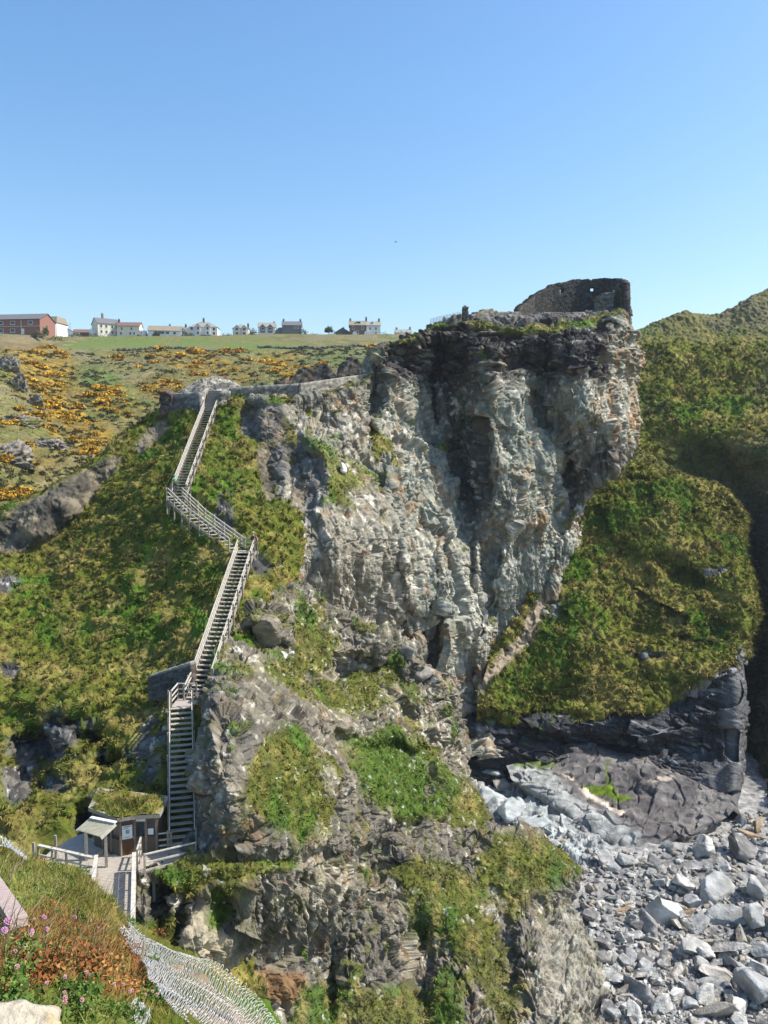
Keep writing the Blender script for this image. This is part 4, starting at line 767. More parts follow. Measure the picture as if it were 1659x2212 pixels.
wall('ruined_hall_wall', 'dark ruined wall rising to a lumpy stack behind the shaded ridge wall', [(596, 862, 112), (640, 860, 114), (662, 860, 115), (675, 860, 115.5), (712, 860, 116.5), (722, 860, 117)], (826, 809, 798, 790, 792, 806), 1.3, 0.26, 1.0, 0.35, 0.35, seed=15, tint=GREY * 0.42, cat='castle ruin')
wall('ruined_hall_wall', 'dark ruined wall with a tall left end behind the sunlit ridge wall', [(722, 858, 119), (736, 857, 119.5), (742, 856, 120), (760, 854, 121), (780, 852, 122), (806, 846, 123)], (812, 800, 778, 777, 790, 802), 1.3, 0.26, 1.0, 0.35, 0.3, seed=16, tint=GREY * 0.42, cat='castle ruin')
wall('ruin_stub', 'overhanging stump of ruined wall at the left end of the gate wall', [(352, 905, 98.6), (362, 905, 98.4), (378, 905, 98.2)], (848, 846, 858), 1.5, 0.24, 2.0, 0.6, 0.3, seed=17, tint=GREY * 0.5, cat='castle ruin')
wall('retaining_wall', 'dark slate retaining wall beside the foot of the middle stair flight', [(326, 1482, 60.8), (372, 1485, 60.2), (419, 1488, 59.6)], (1457, 1442, 1426), 0.7, 0.14, 1.0, 0.10, 0, seed=18, tint=(0.085, 0.085, 0.088), cat='wall', cap=(0.36, 0.33, 0.27), course=(0.8, 0.8, 4.0))
# rubble heap above the gateway
Hp = Patch([[(370, 870, 118), (410, 850, 118), (450, 832, 118), (500, 842, 118), (545, 862, 118)], [(380, 852, 108), (408, 838, 109), (450, 816, 111), (490, 818, 111), (530, 842, 109)], [(376, 862, 104), (410, 850, 104.5), (455, 832, 106), (500, 836, 106), (545, 848, 105)], [(376, 885, 101.5), (410, 880, 101.5), (455, 870, 102), (500, 870, 102), (545, 875, 102)]], 170, 120)
Hp.disp(0.35 * facet(Hp.P, 1.4, 220) + 0.16 * facet(Hp.P, 0.5, 221) + 0.3 * fbm(Hp.P, 2, 3, 222))
ch = mix(np.tile((0.23, 0.205, 0.16), (len(Hp.P), 1)), WHITE * (.62, .58, .52), sstep(0.0, 0.5, fbm(Hp.P, 0.8, 3, 223))); ch = mix(ch, GREY * .5, sstep(.2, .6, fbm(Hp.P, 1.5, 3, 224)))
tag(Hp.build('rubble_heap', ch, ROCK), 'pale rubble heap behind the gateway at the top of the stairs', 'rubble')

# ---- wire fence on the cliff top
fp = [Q(x, y, d) for x, y, d in ((930, 706, 113.8), (950, 700, 114.2), (972, 695, 114.6), (996, 690, 115.2))]
root = tag(empty('wire_fence', fp[0]), 'thin wire mesh fence along the cliff edge left of the lone pillar', 'fence')
for a, b in zip(fp, fp[1:]):
    for k in range(3):
        p = lerp(a, b, k / 3); part(MB().bar(p + Vector((0, 0, -1)), p + Vector((0, 0, 1.15)), 0.045, 0.045, Vector((1, 0, 0))), 'post', STEEL, root)
mb = MB()
for a, b in zip(fp, fp[1:]):
    for h in np.linspace(0.1, 1.1, 9): mb.bar(a + Vector((0, 0, h)), b + Vector((0, 0, h)), 0.014, 0.014)
    for k in range(24): p = lerp(a, b, k / 24); mb.bar(p, p + Vector((0, 0, 1.1)), 0.012, 0.012, Vector((1, 0, 0)))
part(mb, 'mesh', STEEL, root)

# ---- houses on the skyline
ROOFS = dict(slate=pmat('slate_roof', (0.17, 0.165, 0.165), (0.12, 0.118, 0.12), 1.5, 0.7, 0, (1, 1, 6)), pale=pmat('pale_slate_roof', (0.33, 0.31, 0.26), (0.26, 0.24, 0.20), 1.5, 0.7, 0, (1, 1, 6)),
             brown=pmat('brown_tile_roof', (0.22, 0.135, 0.10), (0.17, 0.10, 0.075), 1.5, 0.8, 0, (1, 1, 6)), tan=pmat('lichened_roof', (0.31, 0.26, 0.18), (0.23, 0.19, 0.14), 1.0, 0.8, 0, (1, 1, 4)))
WALLS = dict(white=PAINT, cream=pmat('cream_render', (0.72, 0.68, 0.55), (0.66, 0.61, 0.49), 1.5, 0.85), brick=pmat('red_brick', (0.29, 0.14, 0.105), (0.24, 0.115, 0.088), 2.5, 0.9, 0, (1, 1, 5)),
             stone=pmat('grey_house_stone', (0.23, 0.21, 0.18), (0.14, 0.13, 0.12), 1.5, 0.9), brown=pmat('brown_house_stone', (0.22, 0.155, 0.12), (0.15, 0.105, 0.085), 1.5, 0.9), blue=pmat('pale_blue_render', (0.62, 0.68, 0.70), (0.55, 0.60, 0.63), 1.5, 0.85),
             hung=pmat('slate_hung_wall', (0.20, 0.19, 0.185), (0.14, 0.135, 0.135), 1.5, 0.8, 0, (1, 1, 6)))
def roof_mb(w, dp, h, rh, kind, ov=0.35, x0=0.0, y0=0.0):
    m = MB(); W, D_ = w / 2 + ov, dp / 2 + ov; t = Vector((0, 0, 0.18)); O = Vector((x0, y0, 0))
    if kind == 'side':      # ridge along the front
        for s in (-1, 1):
            q = [O + Vector((-W, s * D_, h - ov * rh / (dp / 2))), O + Vector((W, s * D_, h - ov * rh / (dp / 2))), O + Vector((W, 0, h + rh)), O + Vector((-W, 0, h + rh))]
            m.prism(q if s < 0 else q[::-1], (0, 0, 0.002), t)
    elif kind == 'front':   # gable to the front
        for s in (-1, 1):
            q = [O + Vector((s * W, D_, h - ov * rh / (w / 2))), O + Vector((s * W, -D_, h - ov * rh / (w / 2))), O + Vector((0, -D_, h + rh)), O + Vector((0, D_, h + rh))]
            m.prism(q if s < 0 else q[::-1], (0, 0, 0.002), t)
    else:                   # hipped
        k = min(w, dp) / 2; b = [O + Vector((x, y, h - 0.1)) for x, y in ((-W, -D_), (W, -D_), (W, D_), (-W, D_))]
        r = [O + Vector((-(w / 2 - k), 0, h + rh)), O + Vector((w / 2 - k + 0.01, 0, h + rh))]
        m.add(b + r, [(0, 1, 5, 4), (1, 2, 5), (2, 3, 4, 5), (3, 0, 4), (3, 2, 1, 0)])
    return m
def wall_mb(w, dp, h, rh, kind, x0=0.0, y0=0.0):
    m = MB(); W, D_ = w / 2, dp / 2; B_ = -2.5; O = Vector((x0, y0, 0))
    if kind == 'side': m.prism([O + Vector((-W, y, z)) for y, z in ((-D_, B_), (D_, B_), (D_, h), (0, h + rh - .05), (-D_, h))], (0, 0, 0), (w, 0, 0))
    elif kind == 'front': m.prism([O + Vector((x, -D_, z)) for x, z in ((-W, B_), (W, B_), (W, h), (0, h + rh - .05), (-W, h))], (0, 0, 0), (0, dp, 0))
    else: m.box(O + Vector((0, 0, (h + B_) / 2)), w, dp, h - B_)
    return m
def window(root, x, z, w, h, y, face='front', xs=0.0):
    """a window on the front (-y) or on the right end (+x)"""
    if face == 'front':
        fr = MB()
        for dx in (-1, 1): fr.box((x + dx * (w / 2 - .06), y - 0.04, z), 0.12, 0.1, h)
        for dz in (-1, 1): fr.box((x, y - 0.04, z + dz * (h / 2 - .05)), w - .24, 0.1, 0.1)
        fr.box((x, y - 0.09, z - h / 2 - .06), w + .2, 0.2, 0.1)
        o = part(fr, 'window', PAINT, root); part(MB().box((x, y - 0.02, z), w - 0.24, 0.06, h - 0.2), 'pane', GLASS, o)
    else:
        fr = MB()
        for dx in (-1, 1): fr.box((xs + 0.04, x + dx * (w / 2 - .06), z), 0.1, 0.12, h)
        for dz in (-1, 1): fr.box((xs + 0.04, x, z + dz * (h / 2 - .05)), 0.1, w - .24, 0.1)
        o = part(fr, 'window', PAINT, root); part(MB().box((xs + 0.02, x, z), 0.06, w - 0.24, h - 0.2), 'pane', GLASS, o)
def chimney(root, x, y, z0, z1, mat):
    c = part(MB().box((x, y, (z0 + z1) / 2), 0.9, 0.7, z1 - z0), 'chimney', mat, root)
    mb = MB()
    for dx in (-.22, .22): mb.tube([(x + dx, y, z1), (x + dx, y, z1 + 0.45)], 0.13, 6)
    part(mb, 'pot', WALLS['brick'], c)
PLACE = []
def house(label, px, ybase, d, w, dp, h, rh, kind, wall, roof, rz=0, sc=1.0, wins=(), endwins=(), chims=(), cmat='stone', door=None, cat='house', name='house'):
    root = tag(empty(name), label, cat)
    part(wall_mb(w, dp, h, rh, kind), 'wall', WALLS[wall], root); part(roof_mb(w, dp, h, rh, kind), 'roof', ROOFS[roof], root)
    for (x, z, ww, wh) in wins: window(root, x, z, ww, wh, -dp / 2)
    for (x, z, ww, wh) in endwins: window(root, x, z, ww, wh, 0, 'end', w / 2)
    for (x, y, z0, z1) in chims: chimney(root, x, y, z0, z1, WALLS[cmat])
    if door: part(MB().box((door, -dp / 2 - 0.03, 1.05), 1.0, 0.1, 2.1), 'door', PAINT, root)
    PLACE.append((root, Q(px, ybase, d), R(rz), sc))      # built at the origin, set down once every part is on
    return root
u = lambda px, d: px / FPX * d
# red brick block at the far left
w_ = 34.0
r = house('long red brick building with a slate roof at the left end of the skyline', 14, 727, 345, w_, 11, 5.6, 2.6, 'side', 'brick', 'slate', -7, 1.12, [(x, 4.3, 1.9, 1.3) for x in (-12, -7.6, -3.2, 1.4, 6.2, 13.2)] + [(x, 1.4, 1.9, 1.4) for x in (-12, -3.2, 1.4, 6.0)] + [(-8.3, 1.5, 1.1, 1.8), (-6.9, 1.5, 1.1, 1.8)], door=10.2, cat='building', name='building')
part(MB().box((0, -5.62, 2.95), w_, 0.12, 0.15), 'string_course', WALLS['cream'], r)
for x in (-5.4, 9.6): part(MB().tube([(x, -5.65, -1), (x, -5.65, 5.5)], 0.1, 6), 'drainpipe', PAINT, r)
r = house('tall narrow house with a tan roof and white bay beside the brick building', 121, 731, 372, 6.0, 9, 6.0, 0.1, 'hip', 'white', 'slate', -8, 1.1, [(-1.6, 4.1, 1.5, 1.8), (-1.6, 1.2, 1.6, 1.5)])
part(MB().add([(-3.2, -4.7, 6.0), (3.2, -4.7, 6.0), (3.2, 4.7, 6.0), (-3.2, 4.7, 6.0), (-2.7, -3.4, 8.6), (2.7, -3.4, 8.6), (2.7, 3.4, 8.6), (-2.7, 3.4, 8.6)], [(0, 1, 5, 4), (1, 2, 6, 5), (2, 3, 7, 6), (3, 0, 4, 7), (4, 5, 6, 7)]), 'mansard', ROOFS['tan'], r)
for x in (-1.5, 1.2): window(r, x, 7.0, 1.0, 1.3, -4.35)
part(MB().prism([Vector(p) for p in ((0.2, -4.5, -1), (0.7, -5.6, -1), (2.2, -5.6, -1), (2.7, -4.5, -1))], (0, 0, 0), (0, 0, 6.4)), 'bay', PAINT, r)
for z in (1.6, 4.4): window(r, 1.45, z, 1.1, 1.7, -5.6)
r = house('small pale blue gabled bungalow beside the thin pole', 150, 730, 380, 6.5, 8, 2.2, 1.7, 'front', 'blue', 'slate', 8, 1.0, [(-0.9, 1.2, 1.2, 1.2)])
r = house('low outbuilding with a brown roof between the pole and the big gabled house', 180, 727, 390, 8, 6, 1.6, 1.7, 'side', 'brown', 'brown', 4, 1.0, [(-1.5, 1.0, 1.4, .8)])
part(MB().box((-2.2, -3.6, 0.9), 3.2, 1.2, 0.25), 'lintel', PAINT, r)
r = house('big cream house with its broad grey gable turned left and a tall chimney', 229, 726, 385, 10.5, 8.5, 5.4, 2.8, 'side', 'cream', 'slate', 38, 1.0, [], [], [(-1.5, 0, 7.5, 10.4)], 'brown')
for x in (-3.6, -1.2, 1.6, 3.8):
    for z in (4.0, 1.4): window(r, x, z, 1.2, 1.5, -4.25)
part(MB().prism([Vector((-5.3, y, z)) for y, z in ((-1.6, -1), (1.4, -1), (1.4, 1.9), (-0.1, 2.9), (-1.6, 1.9))], (0, 0, 0), (-2.2, 0, 0)), 'porch', PAINT, r)
r = house('cream house with a brown tiled roof and a low white wing', 281, 727, 385, 10.6, 7, 4.6, 2.0, 'side', 'cream', 'brown', 4, 1.0, [(x, 3.3, 1.0, 1.4) for x in (-2.9, 1.6)] + [(x, 1.0, 1.1, 1.3) for x in (-3.4, 1.0, 2.8)], chims=[(-5.0, 0, 6.2, 8.0)], cmat='brown')
part(MB().box((6.6, -0.6, 0.8), 2.8, 6.0, 3.4), 'wing', PAINT, r)
window(r, 6.2, 1.4, .9, .9, -3.6)
r = house('long bungalow with a wide mottled brown roof and a round bush in front', 358, 727, 385, 15.4, 8, 2.3, 2.6, 'side', 'white', 'tan', 8, 1.0, [(-1.6, 1.3, 3.4, 1.3), (1.3, 1.3, 1.8, 1.3), (4.6, 1.2, 1.5, 1.2)], chims=[(2.0, .4, 4.3, 5.7)], cmat='brown', door=3.2)
r = house('large white house with a hipped slate roof and two front gables', 442, 727, 388, 13.5, 9, 4.0, 2.9, 'hip', 'white', 'pale', 3, 1.0, [(-5.3, 3.2, 1.3, 1.6), (5.2, 3.0, 1.3, 1.5), (5.2, .9, 1.3, 1.3)], chims=[(-0.3, 0, 5.8, 8.6)], cmat='brown')
for x in (-2.2, 2.4):
    part(MB().prism([Vector((x + a, -5.6, z)) for a, z in ((-1.3, -2), (1.3, -2), (1.3, 3.9), (0, 5.2), (-1.3, 3.9))], (0, 0, 0), (0, 1.6, 0)), 'bay', PAINT, r)
    for z in (3.2, 1.0): window(r, x, z, 1.2, 1.5, -5.6)
    part(roof_mb(2.6, 3.2, 3.9, 1.35, 'front', .2, x, -4.1), 'gable_roof', ROOFS['pale'], r)
part(MB().box((-8.2, 0, 1.2), 3, 6, 4.4), 'wing', PAINT, r); part(roof_mb(3, 6, 3.4, 1.0, 'hip', .2, -8.2, 0), 'wing_roof', ROOFS['pale'], r); chimney(r, -8.9, 0, 3.8, 5.6, WALLS['brown'])
r = house('small white house with a hipped roof and twin gables right of the larger one', 521, 726, 392, 7.6, 7.5, 3.4, 2.4, 'hip', 'white', 'pale', 6, chims=[(3.4, 0.5, 3.6, 6.0)], cmat='brown')
for x in (-1.7, 1.8):
    part(MB().prism([Vector((x + a, -4.5, z)) for a, z in ((-1.3, -2), (1.3, -2), (1.3, 3.3), (0, 4.5), (-1.3, 3.3))], (0, 0, 0), (0, 1.4, 0)), 'bay', WALLS['cream'], r)
    for z in (2.7, .7): window(r, x, z, 1.6, 1.3, -4.5)
    part(roof_mb(2.6, 2.8, 3.3, 1.25, 'front', .2, x, -3.3), 'gable_roof', ROOFS['pale'], r)
r = house('white house with two dark gabled dormers beside the slate hung house', 577, 721, 392, 8.2, 7, 2.8, 2.4, 'side', 'white', 'pale', 5, chims=[(3.4, 0.5, 4.2, 5.8)], cmat='stone')
for x in (-1.9, 1.7):
    part(MB().prism([Vector((x + a, -3.7, z)) for a, z in ((-1.2, 0), (1.2, 0), (1.2, 2.8), (0, 3.9), (-1.2, 2.8))], (0, 0, 0), (0, 2.6, 0)), 'dormer', WALLS['hung'], r)
    window(r, x, 1.9, 1.5, 1.3, -3.7)
    part(roof_mb(2.4, 2.6, 2.8, 1.2, 'front', .15, x, -2.45), 'dormer_roof', ROOFS['pale'], r)
r = house('dark slate hung house with a chimney at each end of its roof', 631, 721, 392, 9.2, 7.5, 3.6, 2.2, 'side', 'hung', 'slate', 4, 1.0, [(1.4, 2.7, .8, 1.0), (2.9, 2.7, .8, 1.0)], chims=[(-4.1, 0, 5.0, 6.9), (4.1, 0, 5.0, 6.9)])
part(MB().prism([Vector((x, -2, z)) for x, z in ((-8.6, -2), (-4.62, -2), (-4.62, 2.8), (-6.4, 2.6), (-8.6, .6))], (0, 0, 0), (0, 5, 0)), 'lean_to', WALLS['stone'], r)
r = house('small dark stone cottage showing only its gable beside the pair of houses', 742, 724, 392, 7.0, 7, 0.9, 2.1, 'front', 'stone', 'slate', -4, chims=[(0, 0, 2.6, 3.6)])
r = house('brown stone half of the pair of houses, with a lichened roof and wide dormer', 773.5, 725, 385, 8.2, 8, 4.4, 2.4, 'side', 'brown', 'tan', 3, 1.0, [(-2.4, 3.2, 1.0, 1.4), (2.1, 3.2, 1.0, 1.4), (-.4, 1.0, 1.1, 1.3)], chims=[(-3.7, 0, 6.2, 7.9), (3.9, 0, 6.2, 8.6)])
part(MB().box((0.2, -1.9, 5.7), 2.4, 2.4, 1.5), 'dormer', PAINT, r); window(r, .2, 5.75, 2.0, 1.0, -3.1)
part(MB().prism([Vector((-1.7 + a, -5.2, z)) for a, z in ((-1, -1), (1, -1), (1, .6), (0, 1.6), (-1, .6))], (0, 0, 0), (0, 1.2, 0)), 'porch', PAINT, r)
r = house('white half of the pair of houses, with a pale roof and small pointed dormer', 806, 725, 385, 6.6, 8, 4.3, 2.2, 'side', 'white', 'pale', 3, 1.0, [(1.2, 2.8, .9, 1.3), (-1.6, 2.8, .9, 1.3), (1.2, .8, .9, 1.1)], chims=[(2.8, 0, 6.0, 7.9)])
part(MB().prism([Vector((-.5 + a, -3.0, z)) for a, z in ((-.7, 4.8), (.7, 4.8), (.7, 5.8), (0, 6.6), (-.7, 5.8))], (0, 0, 0), (0, 2.2, 0)), 'dormer', PAINT, r); window(r, -.5, 5.5, .8, .9, -3.0)
part(MB().prism([Vector((-3.3 + a, -5.0, z)) for a, z in ((-1.1, -1), (1.1, -1), (1.1, 1.0), (0, 1.9), (-1.1, 1.0))], (0, 0, 0), (0, .95, 0)), 'porch', PAINT, r)
r = house('low pale roofed cottage peeping over the cliff shoulder', 871, 726, 395, 7.6, 7, 1.2, 1.9, 'side', 'white', 'pale', 3, chims=[(-3.3, 0, 2.8, 4.0), (3.3, 0, 2.8, 4.2)])
part(MB().prism([Vector((-1.2 + a, -4.0, z)) for a, z in ((-1.2, -1), (1.2, -1), (1.2, 1.0), (0, 2.3), (-1.2, 1.0))], (0, 0, 0), (0, 1.5, 0)), 'gable', PAINT, r)
for root, loc, rz, sc in PLACE: root.location = loc; root.rotation_euler = (0, 0, rz); root.scale = (sc, sc, sc)
tag(MB().tube([Q(152, 735, 360), Q(151, 696, 360)], 0.11, 6).build('telegraph_pole', TIMBER), 'thin pole standing between the pale blue bungalow and the brown roof', 'pole')

# ---- shrubs and hedges: leaf clumps
def leaf_mesh(name, n, radii, colours, weights, size, seed, flat=0.75, trunk=None, top=None):
    rg = np.random.default_rng(seed); v = rg.normal(0, 1, (n, 3)); v /= np.linalg.norm(v, axis=1, keepdims=True)
    lump = 0.72 + 0.38 * fbm(v * 2.1 + seed, 1.0, 3, seed); rr = rg.uniform(0.45, 1.0, n) ** 0.6 * lump
    c = v * rr[:, None] * np.array(radii); c[:, 2] = np.abs(c[:, 2]) * 1.0 - 0.1 * radii[2]
    a = rg.normal(0, 1, (n, 3)) + v * 0.6; a /= np.linalg.norm(a, axis=1, keepdims=True); b = np.cross(a, rg.normal(0, 1, (n, 3))); b /= np.linalg.norm(b, axis=1, keepdims=True); cc = np.cross(a, b)
    s = size * rg.uniform(0.5, 1.4, (n, 1))
    V = np.stack([c + b * s, c - b * s * 0.5 + cc * s * 0.8, c - b * s * 0.5 - cc * s * 0.8], 1).reshape(-1, 3)
    k = rg.choice(len(colours), n, p=weights)
    if top is not None: k = np.where((c[:, 2] > radii[2] * 0.35) & (rg.random(n) < top), 0, k)
    col = np.array(colours)[k] * rg.uniform(0.7, 1.3, (n, 1))
    return V, np.arange(3 * n).reshape(-1, 3), np.repeat(col, 3, 0)
GY = (0.56, 0.31, 0.020); GO = (0.42, 0.21, 0.016); GG = (0.075, 0.085, 0.02); GB = (0.14, 0.10, 0.05)
gm = []
for k in range(6):
    V, F, c = leaf_mesh('gorse_bush', 420, (1.25 + .3 * (k % 3), 1.25, 0.75 + .15 * (k % 2)), (GY, GO, GG, GB), (0.36, 0.24, 0.22, 0.18), 0.19, 300 + k, top=0.65)
    gm.append(np_mesh('gorse_bush', V, F, c, FLOWER))
areas = [('on the upper left bank', (70, 775, 75, 24), 22), ('on the upper left bank', (95, 830, 48, 42), 30), ('on the upper left bank', (120, 880, 50, 30), 22), ('on the upper left bank', (160, 930, 60, 26), 16),
         ('in the clump in the middle of the valley', (235, 848, 52, 20), 26), ('in the clump in the middle of the valley', (262, 882, 46, 12), 12), ('above the gate wall', (350, 838, 42, 16), 20), ('scattered over the slope below the field', (400, 772, 90, 22), 22),
         ('scattered over the slope below the field', (500, 766, 50, 14), 12), ('scattered over the slope below the field', (300, 790, 70, 30), 5), ('scattered over the slope below the field', (445, 800, 60, 16), 8), ('in the drift behind the dark ruin', (632, 795, 66, 18), 34), ('on the lower left bank', (30, 975, 50, 16), 10), ('on the lower left bank', (60, 905, 40, 20), 8), ('on the lower left bank', (215, 950, 45, 14), 8),
         ('on the lower left bank', (40, 1070, 55, 12), 12), ('on the lower left bank', (180, 985, 50, 12), 7), ('on the lower left bank', (20, 925, 26, 40), 8), ('on the right of the far slope', (770, 785, 20, 6), 2), ('on the right of the far slope', (780, 752, 30, 4), 4)]
first = [True] * 6
for where, (cx, cy, rx, ry), n in areas:
    for _ in range(n):
        a = random.uniform(0, 6.28); q = 1.08 * math.sqrt(random.random()) ** 1.2; x, y = cx + rx * q * math.cos(a), cy + ry * q * math.sin(a); k = random.randrange(6)
        if first[k]: o = gm[k]; first[k] = False
        else: o = gm[k].copy(); COL.objects.link(o)
        i = A.index(x, y); sc = random.choice((.55, .7, .9, 1.1, 1.5)) * random.uniform(.85, 1.15) * (A.D[i] / 170) ** 0.7
        o.location = Vector(A.P[i].tolist()) - Vector((0, 0, 0.1)); o.rotation_euler = (0, 0, random.uniform(0, 6.28)); o.scale = (sc * random.uniform(.9, 1.5), sc, sc * random.uniform(.8, 1.1))
        tag(o, 'yellow flowering gorse bush ' + where, 'gorse bush', 'gorse bushes ' + where)
# low heath scrub over the far slope, one mass
VH = []; FH = []; CH = []; oh = 0; rh_ = np.random.default_rng(77); hv = [leaf_mesh('x', 46, (.8, .8, .42), ((.075, .08, .022), (.12, .095, .045), (.05, .058, .02)), (.45, .3, .25), .17, 700 + k) for k in range(8)]
while oh < 2600 * 46 * 3:
    x, y = rh_.uniform(-20, 830), 762 + 330 * rh_.random() ** 1.6; i = A.index(x, y)
    if fbm(A.P[i:i + 1], 9, 3, 78)[0] + rh_.normal(0, .25) < 0.0: continue
    V, F, c = hv[int(rh_.integers(8))]; s_ = rh_.uniform(.5, 1.5) * (A.D[i] / 180) ** .6
    VH.append(V * s_ + A.P[i]); FH.append(F + oh); CH.append(c * rh_.uniform(.7, 1.4)); oh += len(V)
tag(np_mesh('heath_scrub', np.concatenate(VH), np.concatenate(FH), np.concatenate(CH), FLOWER), kind='stuff')
def shrub(name, label, x, y, d, w, h, cols=((0.05, 0.075, 0.025), (0.085, 0.10, 0.04), (0.10, 0.09, 0.05)), n=500, group=None, cat='shrub', size=0.3, seed=1, stem=False):
    V, F, c = leaf_mesh(name, n, (w / 2, w / 2.2, h), cols, (0.5, 0.3, 0.2), size, seed)
    o = np_mesh('crown' if stem else name, V, F, c, FLOWER)
    if stem:
        root = tag(empty(name), label, cat, group); o.parent = root; o.location = (0, 0, h * 0.35)
        m = MB()
        m.tube([(0, 0, -1), (0.1, 0, h * .3), (0.3, 0.1, h * .7)], [0.25, 0.18, 0.08], 6); m.tube([(0.05, 0, h * .2), (-.7, 0, h * .6)], [0.14, 0.06], 5); m.tube([(0.1, 0, h * .3), (1.0, .2, h * .7)], [0.12, 0.05], 5)
        part(m, 'trunk', TIMBER, root); root.location = Q(x, y, d); return root
    o.location = Q(x, y, d); return tag(o, label, cat, group)
shrub('wind_bent_tree', 'dense dark wind clipped tree alone on the skyline between two groups of houses', 710, 721, 385, 6.2, 3.4, n=900, cat='tree', seed=5, stem=True)
shrub('round_bush', 'round clipped dark bush in front of the long bungalow', 337, 727, 376, 4.4, 3.6, ((0.04, 0.07, 0.03), (0.06, 0.09, 0.035), (0.09, 0.10, 0.05)), 700, seed=6)
shrub('bush', 'large brown bush at the right foot of the brick building', 82, 727, 325, 7, 3.4, ((0.12, 0.11, 0.06), (0.09, 0.10, 0.05), (0.14, 0.12, 0.08)), 700, seed=7)
shrub('ivy', 'green ivy mass climbing the right corner of the brick building', 99, 722, 333, 3.4, 4.8, ((0.10, 0.14, 0.03), (0.08, 0.12, 0.03), (0.12, 0.14, 0.05)), 600, seed=8, cat='ivy')
hl = [(165, 727, 8, 1.4, 'low green hedge under the brown roofed outbuilding'), (205, 729, 9, 1.6, 'hedge below the big gabled house'), (300, 729, 5, 1.0, 'low orange tinged bush in front of the white wing'), (398, 727, 3.5, 3.4, 'dark bush just right of the long bungalow'), (412, 729, 5, 2.4, 'bush at the left end of the hipped white house'), (446, 730, 9, 1.9, 'tan bush in front of the hipped white house'),
      (492, 728, 7, 1.6, 'pale hedge between the two hipped houses'), (545, 728, 6, 2.2, 'green bush right of the small hipped house'), (548, 722, 5, 2.6, 'rounded bush left of the house with two dark dormers'), (600, 728, 8, 1.6, 'low hedge in front of the slate hung house'), (655, 722, 5, 2.2, 'brown bush at the right end of the slate hung house'), (680, 728, 8, 1.3, 'low scrub left of the lone tree'), (726, 727, 8, 1.5, 'gorse tinged scrub right of the lone tree'), (790, 730, 9, 1.2, 'low hedge in front of the pair of houses'), (832, 728, 7, 2.0, 'grey bush right of the pair of houses'), (846, 729, 5, 1.5, 'small bush left of the cottage on the cliff shoulder'), (120, 734, 9, 1.4, 'brown scrub below the tall narrow house'), (30, 729, 10, 1.2, 'long grassy scrub in front of the brick building')]
for k, (x, y, ww, hh, lab) in enumerate(hl): shrub('hedge_bush', lab, x, y, 374 if x > 130 else 318, ww * 1.25, hh * 1.5, ((0.09, 0.10, 0.045), (0.13, 0.115, 0.06), (0.07, 0.09, 0.03)), 260, 'bushes in front of the skyline houses', seed=20 + k)
# field wall along the lower edge of the field
def field_wall(label, xs, y, seed):
    V = []; F = []; col = []
    rg = np.random.default_rng(seed); pts = [A.P[A.index(x, y + 3 * math.sin(x * .03))] for x in np.arange(xs[0], xs[1], 2.2)]
    for p in pts:
        for _ in range(5):
            q, f_, c = rock_shape(rg.integers(1, 9999), 1, 0.5); b = len(V)
            s = rg.uniform(.25, .6); qq = q * s + p + rg.normal(0, (.5, .3, .25)) + (0, 0, .35)
            V += qq.tolist(); F += (f_ + b).tolist(); col += [(np.array((.13, .12, .10)) * rg.uniform(.5, 1.4)).tolist()] * len(qq)
    return tag(np_mesh('field_wall', np.array(V), np.array(F), np.array(col), MASON), label, 'stone wall')
_ico = {}
def ico(n):
    if n not in _ico:
        import bmesh
        bm = bmesh.new(); bmesh.ops.create_icosphere(bm, subdivisions=n, radius=1.0); bm.verts.index_update()
        _ico[n] = (np.array([v.co[:] for v in bm.verts]), np.array([[v.index for v in f.verts] for f in bm.faces])); bm.free()
    return _ico[n]
def rock_shape(seed, sub=3, rough=0.06, cuts=11, stretch=None, kr=(.45, .82)):
    """an angular boulder: a ball planed off on random sides"""
    rg = np.random.default_rng(int(seed)); v, f = ico(sub); v = v.copy()
    for _ in range(cuts):
        n = rg.normal(0, 1, 3); n /= np.linalg.norm(n); k = rg.uniform(*kr); d = v @ n
        v -= np.maximum(d - k, 0)[:, None] * n
    st = np.array(stretch if stretch else (rg.uniform(.9, 1.5), rg.uniform(.7, 1.1), rg.uniform(.55, .95)))
    v = v * st
    if sub > 1: v = v * (1 + rough * (facet(v * (1, 1, 2.2) + seed % 97, 0.35, int(seed) % 50, .7) + 0.7 * fbm(v + seed % 97, .5, 3, 9))[:, None])
    return v, f, None
field_wall('dark dry stone field wall along the lower edge of the green field', (255, 505), 757, 1)
field_wall('broken dry stone wall running right from the field towards the cliff', (560, 815), 755, 2)
